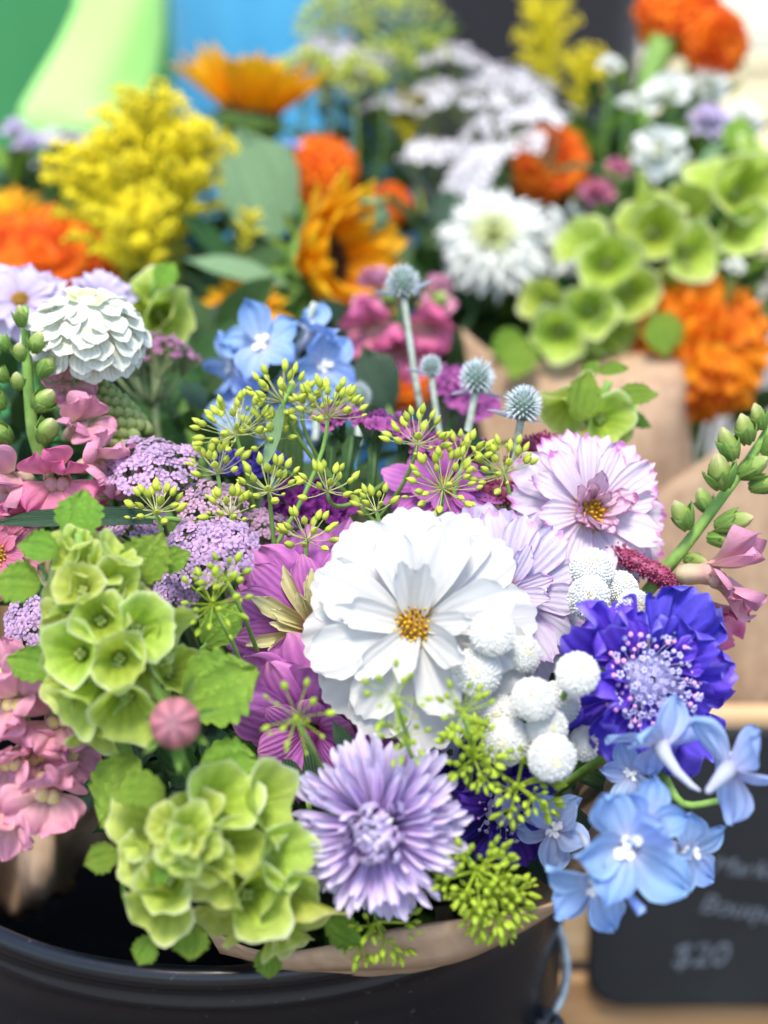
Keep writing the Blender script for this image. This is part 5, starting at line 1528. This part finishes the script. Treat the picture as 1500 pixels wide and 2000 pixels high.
for i, (x, y, d_) in enumerate(fill):
    tip = at(x, y, d_)
    base = tip.lerp(BIND, .6)
    sprig(tip, base, 'dark leafy filler sprig deep inside the front bouquet', 11, .026, .42, ['leaf', 'leaf_dark', 'leaf'][i % 3], group='filler sprigs inside the front bouquet')
# ================================================================== bouquets in the crate behind (out of focus)
bb = [(1283, 450, .80, 50, (-.1, -.1, 1)), (1456, 362, .80, 57, (.1, 0, 1)), (1285, 372, .81, 46, (.6, .7, .3), 'bell_yel'), (1357, 492, .80, 48, (.2, -.2, .95)), (1458, 445, .80, 50, (.3, -.3, .9)), (1188, 512, .80, 50, (-.1, -.1, 1)),
      (1236, 577, .80, 46, (.1, -.4, .9)), (1310, 570, .81, 46, (.3, -.4, .8)), (1153, 607, .80, 44, (-.1, -.2, 1)), (1088, 655, .80, 48, (-.2, -.3, .95)), (1058, 586, .81, 40, (-.5, -.1, .8)), (1132, 466, .81, 44, (-.5, .4, .7), 'bell_yel'),
      (1348, 392, .815, 42, (0, .4, .8)), (1200, 655, .81, 44, (.3, -.6, .7)), (1400, 330, .81, 46, (-.3, .7, .5), 'bell_yel'), (1495, 300, .81, 46, (.3, .7, .5), 'bell_yel'), (1160, 690, .815, 42, (.1, -.8, .5)), (1240, 430, .82, 40, (-.4, .5, .7), 'bell_yel')]
bl = [(1030, 660, .81, 90, (-.3, -.7, .2), (-.2, .2, .9), .8), (1290, 610, .80, 90, (.15, -1, .1), (0, .1, 1), .85), (1440, 300, .82, 80, (.1, 1, 0), (0, .1, 1), .8), (1000, 640, .82, 80, (-.2, -1, 0), (-.3, .1, .9), .8)]
bells(1300, 480, .81, (-.3, .2, .9), 'long arching shell flower stem in front of the orange marigolds', [(1520, 320, .82), (1400, 420, .825), (1280, 500, .83), (1160, 590, .835), (1060, 670, .84)], bb, bl, end=BIND_R)

def mari(px, py, d, r, f, label, mat='mari', end=None):
    return layered(px, py, d, r, f, rn(0, 3), label, 'marigold', 'marigold', marigold_rings(mat), group='orange marigolds', end=end or BIND_R, heart=mat)
mari(1368, 680, .83, 152, (.25, -.1, .95), 'largest orange marigold below the arching shell flower, against the brown paper', 'mari_amber')
mari(1075, 322, .97, 84, (.1, .2, 1), 'round orange marigold between the white yarrow and shell flower')
mari(1325, 20, 1.0, 92, (-.3, .2, .8), 'orange marigold on a tall green stalk cut off by the frame top')
mari(1402, 85, .98, 72, (.5, -.3, .8), 'smaller orange marigold at the tall stalk beside the pale wall')
mari(115, 520, .86, 128, (0, .3, .95), 'orange marigold below the goldenrod at the frame edge', 'mari', BIND_L)
mari(30, 500, .88, 90, (-.2, .4, .9), 'orange marigold cut off by the frame edge', 'mari', BIND_L)
mari(625, 335, .96, 82, (.2, .5, .8), 'orange marigold above the drooping sunflower', 'mari', BIND_L)
mari(765, 400, .95, 46, (.3, .3, .9), 'small orange marigold beside the green seed pod', 'mari', BIND_L)
mari(785, 745, .80, 62, (0, .3, .9), 'dark orange marigold low behind the sea holly stems', 'mari', BIND_L)

def sunflower(px, py, d, r, f, label, n=22, tilt=0, bend=-.3):
    M = head(px, py, d, f)
    R = r * k(d)
    t = thing('sunflower', label, 'sunflower', M, 'golden sunflowers')
    ms = [pmesh('petal', 'sunf', 900 + s, W=.34, prof=P_OVATE, bend=bend + .2 * s, cup=.25, ruffle=.1, twist=.2 * (s - 1), mid=.05, rnd=.05, nu=8, nv=6) for s in range(3)]
    ring(t, 'petal', ms, n, R * .27, 0, rad(8 + tilt), rad(10), R * .75, .1, phij=.4, roll=.4)
    ring(t, 'petal', ms, n - 6, R * .25, R * .03, rad(26 + tilt), rad(12), R * .62, .14, phij=.5, roll=.4)
    m = MB().lathe([(.2 * R, -.12 * R), (.32 * R, -.04 * R), (.32 * R, .04 * R), (.22 * R, .09 * R), (.001, .04 * R)], 20)
    for i in range(120):
        u = math.sqrt((i + .5) / 120); a = i * 2.4
        m.ball((u * .3 * R * math.cos(a), u * .3 * R * math.sin(a), .08 * R), .025 * R, .025 * R, .05 * R, 5, 3)
    inst('disc', m.mesh('disc', M_['sun_disc']), t)
    inst('receptacle', MB().lathe([(.02 * R, -.42 * R), (.2 * R, -.36 * R), (.34 * R, -.16 * R), (.38 * R, -.02 * R), (.36 * R, -.005 * R)], 20).mesh('receptacle', M_['sepal']), t)
    sm_ = [pmesh('sepal', 'sepal', 910 + s, W=.35, prof=P_POINT, bend=.3, cup=.2) for s in range(2)]
    ring(t, 'sepal', sm_, 13, R * .3, -R * .1, rad(-8), rad(10), R * .4, .1)
    add_stem(t, M, -dv(*f), BIND_L, r=.004)
    return t
sunflower(628, 512, .775, 192, (.72, .02, .62), 'golden sunflower turned aside with a dark brown centre', 26, 26, .3)
sunflower(490, 222, 1.0, 185, (.12, .75, .22), 'golden sunflower seen from the side against the blue cloth', 22, 34, -.1)
sunflower(475, 615, .76, 95, (-.1, .3, .9), 'golden sunflower mostly hidden behind the blue delphinium', 16)
sunflower(20, 440, .92, 90, (-.1, .6, .7), 'golden sunflower tip behind the marigolds at the frame edge', 14, 20)

# goldenrod
_gr = []
for s in range(4):
    m = MB(); rg = random.Random(s)
    m.tube([(0, 0, 0), (.4, 0, .06), (.8, 0, .08), (1, 0, .02)], [.02, .018, .012, .008], 5, 1)
    for i in range(64):
        u = rg.uniform(.08, 1)
        zz = .06 * math.sin(u * 3) + .02
        m.ball((u, rg.uniform(-.13, .13), zz + rg.uniform(-.03, .14)), .034, .03, .042, 5, 3, 0)
    _gr.append(m.mesh('branch', [M_['gold'], M_['gold_stem']]))
def goldenrod(px, py, d, h, w, f, label, n=26, end=None):
    M = frame(at(px, py, d), dv(*f))
    t = thing('goldenrod', label, 'goldenrod', M, 'yellow goldenrod plumes')
    q = k(d)
    inst('stem', MB().tube([(0, 0, 0), (0, 0, -h * q * .5), (0, 0, -h * q)], [.0008, .0015, .002], 6).mesh('stem', M_['gold_stem']), t)
    n = int(n * 1.5)
    for i in range(n):
        u = (i + .5) / n
        a = i * 2.39996
        L = w * q * (.35 + .75 * math.sin(PI * min(1, u * .8 + .1))) * rn(.8, 1.1)
        inst('branch', _gr[i % 4], t, Tm(0, 0, -h * q * u) @ Rz(a) @ Ry(-rad(rn(25, 55))) @ Sc(L))
    add_stem(t, M @ Tm(0, 0, -h * q), -dv(*f), end or BIND_L, r=.002, mat='gold_stem', start=M @ Vector((0, 0, -h * q)))
    return t
goldenrod(300, 225, .80, 270, 140, (.1, 1, .1), 'tall yellow goldenrod plume beside the lime cloth', 34)
goldenrod(180, 315, .79, 240, 130, (-.3, 1, .2), 'bushy yellow goldenrod plume above the orange marigold', 30)
goldenrod(400, 270, .82, 250, 100, (.35, 1, .0), 'yellow goldenrod plume in front of the large grey leaf', 30)
goldenrod(250, 420, .76, 160, 110, (-.3, .8, .5), 'low yellow goldenrod plume nearest the white zinnia', 22)
goldenrod(490, 420, .78, 80, 40, (.2, .9, .2), 'small goldenrod sprig beside the sunflower', 12)
goldenrod(1065, 20, 1.15, 170, 80, (0, 1, 0), 'blurred yellow goldenrod in front of the black cloth', 24, BIND_R)
goldenrod(1150, 120, 1.1, 110, 70, (.2, 1, .1), 'blurred yellow goldenrod beside the white bloom added as a glint', 18, BIND_R)
goldenrod(800, 190, 1.05, 160, 60, (0, 1, .1), 'thin yellow goldenrod among the white yarrow behind', 18, BIND_R)

# white flowers of the far bouquet
layered(965, 470, .90, 118, (-.1, .35, .9), .3, 'ivory dahlia with a green heart next to the white yarrow', 'dahlia', 'dahlia',
        [('zin_green', P_SPOON, .4, 10, .03, .22, 65, .3, {}), ('zin_green', P_SPOON, .35, 13, .06, .16, 45, .42, {}), ('dahlia', P_NARROW, .24, 18, .1, .1, 28, .68, dict(cup=.3)), ('dahlia', P_NARROW, .24, 22, .1, .03, 12, .85, dict(cup=.3)), ('dahlia', P_NARROW, .24, 24, .1, -.04, -4, .95, dict(cup=.3))], end=BIND_R)
layered(1110, 470, .92, 70, (.2, .1, .95), .3, 'small ivory bloom between the dahlia and the shell flower', 'dahlia', 'dahlia',
        [('dahlia', P_NARROW, .3, 14, .1, .08, 35, .7, dict(cup=.3)), ('dahlia', P_NARROW, .3, 18, .1, 0, 5, .95, dict(cup=.3))], end=BIND_R)
yw = [(835, 300, .99, 50, 34, (-.2, .9, .5), 'low white yarrow head beside the thin yellow goldenrod'), (1060, 225, 1.0, 60, 36, (.1, .9, .4), 'white yarrow head above the round orange marigold'), (965, 155, 1.07, 58, 30, (0, .95, .3), 'white yarrow head between the black cloth and cream yarrow'), (990, 270, .96, 110, 66, (-.35, .75, .6), 'white yarrow head curving round the orange marigold'), (920, 205, 1.02, 90, 50, (-.1, .9, .35), 'white yarrow head above the ivory dahlia'), (885, 120, 1.06, 60, 34, (.1, .95, .3), 'white yarrow head against the black cloth'),
      (850, 190, 1.05, 55, 30, (0, .95, .3), 'small white yarrow head beside the yellow goldenrod'), (640, 95, 1.05, 50, 26, (0, .9, .4), 'white yarrow head against the blue cloth'), (700, 130, 1.04, 58, 30, (0, .9, .4), 'white yarrow head above the upper sunflower'),
      (1010, 175, 1.05, 66, 30, (.1, .95, .3), 'cream yarrow head under the blurred goldenrod'), (760, 210, 1.05, 52, 30, (0, .95, .3), 'faint white yarrow head among olive stems'), (925, 330, .95, 52, 60, (-.5, .5, .6), 'lower white yarrow head left of the marigold'), (120, 285, .98, 66, 26, (0, .95, .3), 'pale yarrow head under the lime cloth')]
for i, (x, y, d_, rx, ry, f, lb) in enumerate(yw):
    yarrow(x, y, d_, rx * 1.2, ry * 1.25, f, lb, 'yarrow_white', n=60, fr=15, group='white yarrow behind', end=BIND_R if i not in (7, 8, 12) else BIND_L)
for (x, y, d_, r, lb) in [(700, 55, 1.05, 60, 'olive dill head highest against the blue cloth'), (650, 75, 1.04, 54, 'olive dill head beside the upper sunflower'), (790, 70, 1.08, 58, 'olive dill head at the border of blue and black cloth'),
                          (745, 160, 1.03, 52, 'olive dill head between the white yarrow heads'), (690, 185, 1.0, 50, 'low olive dill head above the round orange marigold'), (820, 140, 1.06, 50, 'olive dill head under the white yarrow at the black cloth'), (600, 165, 1.0, 44, 'olive dill head touching the upper sunflower')]:
    dill(x, y, d_, r, (rn(-.2, .2), 1, .3), lb, 7, 80, 'seed', 9, group='olive dill heads far behind', end=BIND_L, multi=8)
def white_bloom(px, py, d, r, f, label, mat='dahlia', n=7, cat='white flower', name='white_flower', W=.8, end=None):
    return layered(px, py, d, r, f, .3, label, cat, name, [(mat, P_SPOON, W, n, .05, .1, 60, .8, dict(cup=.25)), (mat, P_SPOON, W, n, .05, .0, 25, .95, dict(cup=.2))], end=end or BIND_R)
white_bloom(1305, 195, .95, 62, (-.3, .6, .7), 'cup shaped white flower below the tall orange marigold')
white_bloom(1290, 300, .93, 60, (-.2, .2, .9), 'white flower hanging beside the pink buds')
white_bloom(1380, 170, .98, 46, (.3, .5, .7), 'small white flower right under the smaller marigold')
white_bloom(1450, 240, .98, 46, (.3, .5, .7), 'white flower above the end of the shell flower stem')
white_bloom(1192, 132, .93, 27, (0, .7, .6), 'tiny white bloom added as a glint in front of the tall marigold stalk', W=1.0)  # white petals stand in for a blurred specular highlight
white_bloom(1435, 525, .80, 23, (0, .6, .7), 'tiny white bloom added as a glint above the largest marigold', W=1.0)  # another specular highlight, built as white petals
white_bloom(1228, 210, .95, 28, (0, .7, .6), 'tiny cream bloom beside the cup shaped white flower', W=1.0)
white_bloom(572, 288, .93, 20, (0, .6, .7), 'tiny pale blue bloom above the orange marigold', 'delph_pale', end=BIND_L)
white_bloom(1385, 245, .95, 50, (0, .6, .7), 'grey blue thistle like flower among the white blooms', 'lilac', 9)
white_bloom(1205, 335, .92, 32, (0, .5, .8), 'pink bud pair beside the round marigold', 'pink_zin', 6, 'bud', 'pink_bud_cluster')
white_bloom(1165, 382, .92, 40, (0, .5, .8), 'raspberry pink bud under the round marigold', 'pink_zin', 7, 'bud', 'pink_bud_cluster')
for (x, y, d_, r, lb) in [(60, 290, .95, 40, 'grey lavender flower spike beside the goldenrod'), (30, 260, .97, 36, 'grey lavender flower spike at the frame edge'), (90, 330, .95, 34, 'lower grey lavender flower spike near the goldenrod')]:
    white_bloom(x, y, d_, r, (0, .8, .5), lb, 'lilac', 9, 'lavender flower', 'lavender_flower', .5, BIND_L)

# blurred pink snapdragon behind the tall sea holly
t, I = spray_root(770, 560, .72, (0, .9, .3), 'snapdragon', 'blurred raspberry snapdragon behind the tallest sea holly', 'snapdragon', [(780, 540, .72), (775, 640, .73), (770, 740, .74)], 'pink snapdragons', BIND_L)
for (x, y, r, f, mt) in [(748, 570, 46, (-.5, .2, .8), 'snap'), (735, 640, 58, (-.6, -.1, .8), 'snap_hot'), (820, 640, 56, (.6, -.1, .8), 'snap_hot'), (775, 680, 56, (0, -.3, .9), 'snap_hot'), (840, 585, 40, (.6, .4, .6), 'snap')]:
    snap_bloom(t, I, x, y, .72, r, f, 0, mt)
for (x, y, ln, f) in [(790, 590, 50, (.1, .9, .4)), (845, 600, 44, (.6, .6, .4)), (765, 600, 46, (-.2, .8, .5))]:
    snap_bud(t, I, x, y, .71, ln, f, 1.2)
# seed pod, leaves
M = frame(at(725, 430, .78), dv(.05, .9, .4))
t = thing('seed_pod', 'green poppy seed pod on a stalk beside the sunflower', 'seed pod', M)
R = 36 * k(.78)
inst('pod', MB().lathe([(.1, -1.3), (.5, -1.1), (.9, -.5), (1, .1), (.85, .7), (.6, .95), (.85, 1.05), (.8, 1.15), (.001, 1.2)], 18, wob=lambda a, t: (1 + .05 * math.cos(9 * a), 0)).mesh('pod', M_['leaf_grey']), t, Sc(R))
add_stem(t, M, -dv(.05, .9, .4), BIND_L, r=.002)
one_leaf('large rounded grey green leaf between goldenrod and sunflower', (540, 460, .90), (-.35, 1, .1), (.1, .1, 1), 230, .75, 'leaf_grey', P_OVATE, -.15)
one_leaf('pointed grey green leaf pointing at the sunflower', (560, 555, .76), (-1, .3, .1), (.1, .6, .8), 215, .3, 'leaf_grey', P_LEAF, -.2)
one_leaf('green leaf arching over the round marigold', (1190, 335, .90), (-1, .2, .3), (0, .8, .5), 130, .3, 'leaf', P_LEAF, -.6)
M = frame(at(1290, 70, .99), dv(-.2, .9, .1))
t = thing('tall_stalk', 'tall green stalk under the orange marigolds at the frame top', 'stalk', M)
inst('stalk', MB().tube([M.inverted() @ at(*p) for p in [(1312, 50, 1.0), (1290, 100, .995), (1262, 160, .99), (1255, 260, .99), (1240, 420, .99)]], [.012, .010, .006, .004, .004], 10).mesh('stalk', M_['stem']), t)

# leafy fillers of the far bouquets
def filler(lst, bind, label, group, mats, L=.05, n=10, W=.45):
    for i, (x, y, d_) in enumerate(lst):
        tip = at(x, y, d_)
        base = tip.lerp(bind, .5)
        sprig(tip, base, label, n, L, W, mats[i % len(mats)], group=group)
filler([(rn(880, 1480), rn(230, 560), rn(.98, 1.12)) for _ in range(34)] + [(x, y, .93) for x, y in [(900, 600), (950, 640), (1000, 560), (930, 560), (880, 520), (860, 620), (1060, 520), (1010, 620), (870, 680), (1450, 560), (1490, 620), (1440, 430), (1350, 330), (1200, 400)]], BIND_R, 'blurred green leafy sprig inside the wrapped bouquet with the shell flower', 'leafy sprigs of the wrapped bouquet', ['leaf', 'bell_leaf', 'leaf_grey', 'leaf'])
filler([(rn(20, 860), rn(330, 700), rn(.95, 1.08)) for _ in range(46)] + [(x, y, d_) for x, y, d_ in [(420, 430, .93), (440, 480, .9), (400, 520, .85), (430, 400, .95), (460, 540, .86), (420, 640, .72), (360, 700, .68), (350, 640, .74), (400, 740, .66), (640, 640, .78), (700, 560, .84), (720, 680, .74), (560, 600, .8), (450, 520, .82), (830, 470, .9), (850, 420, .92), (820, 540, .88)]], BIND_L, 'blurred green leafy sprig inside the sunflower bouquet', 'leafy sprigs of the sunflower bouquet', ['leaf', 'leaf_dark', 'leaf', 'leaf'])
filler([(rn(600, 860), rn(20, 330), rn(1.05, 1.15)) for _ in range(22)], BIND_L, 'feathery olive green sprig among the far white yarrow', 'feathery sprigs far behind', ['bell_leaf', 'leaf', 'leaf_grey'], .03, 14, .25)
filler([(rn(1100, 1470), rn(150, 330), rn(1.02, 1.1)) for _ in range(16)], BIND_R, 'blurred grey green sprig among the far white flowers', 'grey green sprigs far behind', ['leaf_grey', 'leaf', 'bell_leaf'], .035, 12, .3)
filler([(rn(-20, 160), rn(330, 460), rn(.95, 1.05)) for _ in range(8)], BIND_L, 'blurred leafy sprig under the lavender flowers', 'leafy sprigs under the lavender', ['bell_leaf', 'leaf'], .04, 10, .3)

# ------------------------------------------------------------------ clothing of people standing behind the table, far out of focus
def cloth_mat(name, c, c2):
    return solid_mat(name, c, c2, rough=.85, scale=3, rnd=0, sheen=.2, bump=.1)
M_['c_green'] = cloth_mat('green_cloth', '#2f7a44', '#3f8a55')
M_['c_lime'] = cloth_mat('lime_cloth', '#9fe070', '#b4ea8c')
M_['c_blue'] = cloth_mat('blue_cloth', '#2c84b2', '#4ea4cc')
M_['c_navy'] = cloth_mat('navy_cloth', '#124468', '#1a5884')
M_['c_black'] = cloth_mat('black_cloth', '#15131a', '#1d1a22')
def garment(name, label, cx, cy, z0, z1, rx, ry, mat, folds=9, amp=.06, lean=0.0, top=1.0, seed=0, cat='clothing'):
    rg = random.Random(seed)
    ph = [rg.uniform(0, 6.28) for _ in range(4)]
    m = MB()
    prof = [(.02, z0)] + [(1 - .12 * math.sin(PI * i / 14) + (top - 1) * i / 14, z0 + (z1 - z0) * i / 14) for i in range(15)] + [(.02, z1 + .02)]
    v, f = [], []
    nn = 96
    for i, (r, z) in enumerate(prof):
        u = (z - z0) / (z1 - z0)
        for j in range(nn):
            a = 2 * PI * j / nn
            w = 1 + amp * (1.2 - u) * (math.sin(folds * a + ph[0] + .8 * u) * .6 + math.sin((folds * 2 - 3) * a + ph[1] - u) * .4)
            v.append((cx + rx * r * w * math.cos(a) + lean * u, cy + ry * r * w * math.sin(a), z))
    for i in range(len(prof) - 1):
        for j in range(nn):
            f.append((i * nn + j, i * nn + (j + 1) % nn, (i + 1) * nn + (j + 1) % nn, (i + 1) * nn + j))
    o = inst(name, m.add(v, f).mesh(name, M_[mat]))
    return tag(o, label, cat)
p = at(170, 150, 2.3)
garment('green_clothing', 'dark green clothing of somebody behind the bouquets, beside the lime cloth', p.x - .02, p.y, .02, 1.62, .30, .16, 'c_green', 8, .05)
p = at(510, 60, 2.2)
garment('blue_clothing', 'bright blue folded clothing of somebody behind the sunflowers', p.x, p.y, .02, 1.60, .145, .12, 'c_blue', 7, .12, seed=3)
p = at(720, 60, 2.35)
garment('navy_clothing', 'blue clothing half hidden by the far white yarrow', p.x, p.y, .02, 1.60, .13, .12, 'c_navy', 7, .1, seed=5)
p = at(1040, 60, 2.3)
garment('black_clothing', 'black clothing of somebody behind the yellow goldenrod', p.x, p.y, .02, 1.60, .19, .14, 'c_black', 7, .06, seed=6)
# lime sleeve-like hanging cloth
outl = [(225, -90, 86), (235, 0, 84), (215, 80, 100), (190, 150, 116), (165, 205, 122), (160, 240, 118), (175, 262, 104), (185, 275, 85)]
m = MB(); v = []; f = []
nn = 40
dl_ = 1.85
for (x, y, w) in outl:
    c = at(x, y, dl_)
    tl = (y - 240) / 330
    for j in range(nn):
        a = 2 * PI * j / nn
        wv = 1 + .05 * math.sin(5 * a + y * .01)
        v.append(c + RGT * (w * k(dl_) * math.cos(a) * wv) + FWD * (.05 * math.sin(a) * wv) + UPV * (w * k(dl_) * .12 * math.cos(a)))
for i in range(len(outl) - 1):
    for j in range(nn):
        f.append((i * nn + j, i * nn + (j + 1) % nn, (i + 1) * nn + (j + 1) % nn, (i + 1) * nn + j))
f.append(tuple(range(nn))); f.append(tuple((len(outl) - 1) * nn + j for j in range(nn)))
tag(inst('lime_cloth', m.add(v, f).mesh('lime_cloth', M_['c_lime'])), 'pale lime green cloth hanging down in front of the dark green clothing', 'cloth')
wl = thing('backdrop', 'low cream wall beyond the stall at the frame corner', 'backdrop', Tm(3.0, 9.0, 0))  # added block; its cream colour stands in for sunlit far pavement
M_['cream'] = solid_mat('cream_sunlit', '#e6d6a8', '#efe2ba', scale=6, rnd=0)
inst('backdrop_face', box(MB(), -2.2, 6, 0, .3, .001, 1.16, b=.01).mesh('backdrop_face', M_['cream'], False), wl)
inst('backdrop_cap', box(MB(), -2.23, 6.03, -.04, .34, 1.162, 1.22, b=.01).mesh('backdrop_cap', M_['cream'], False), wl)
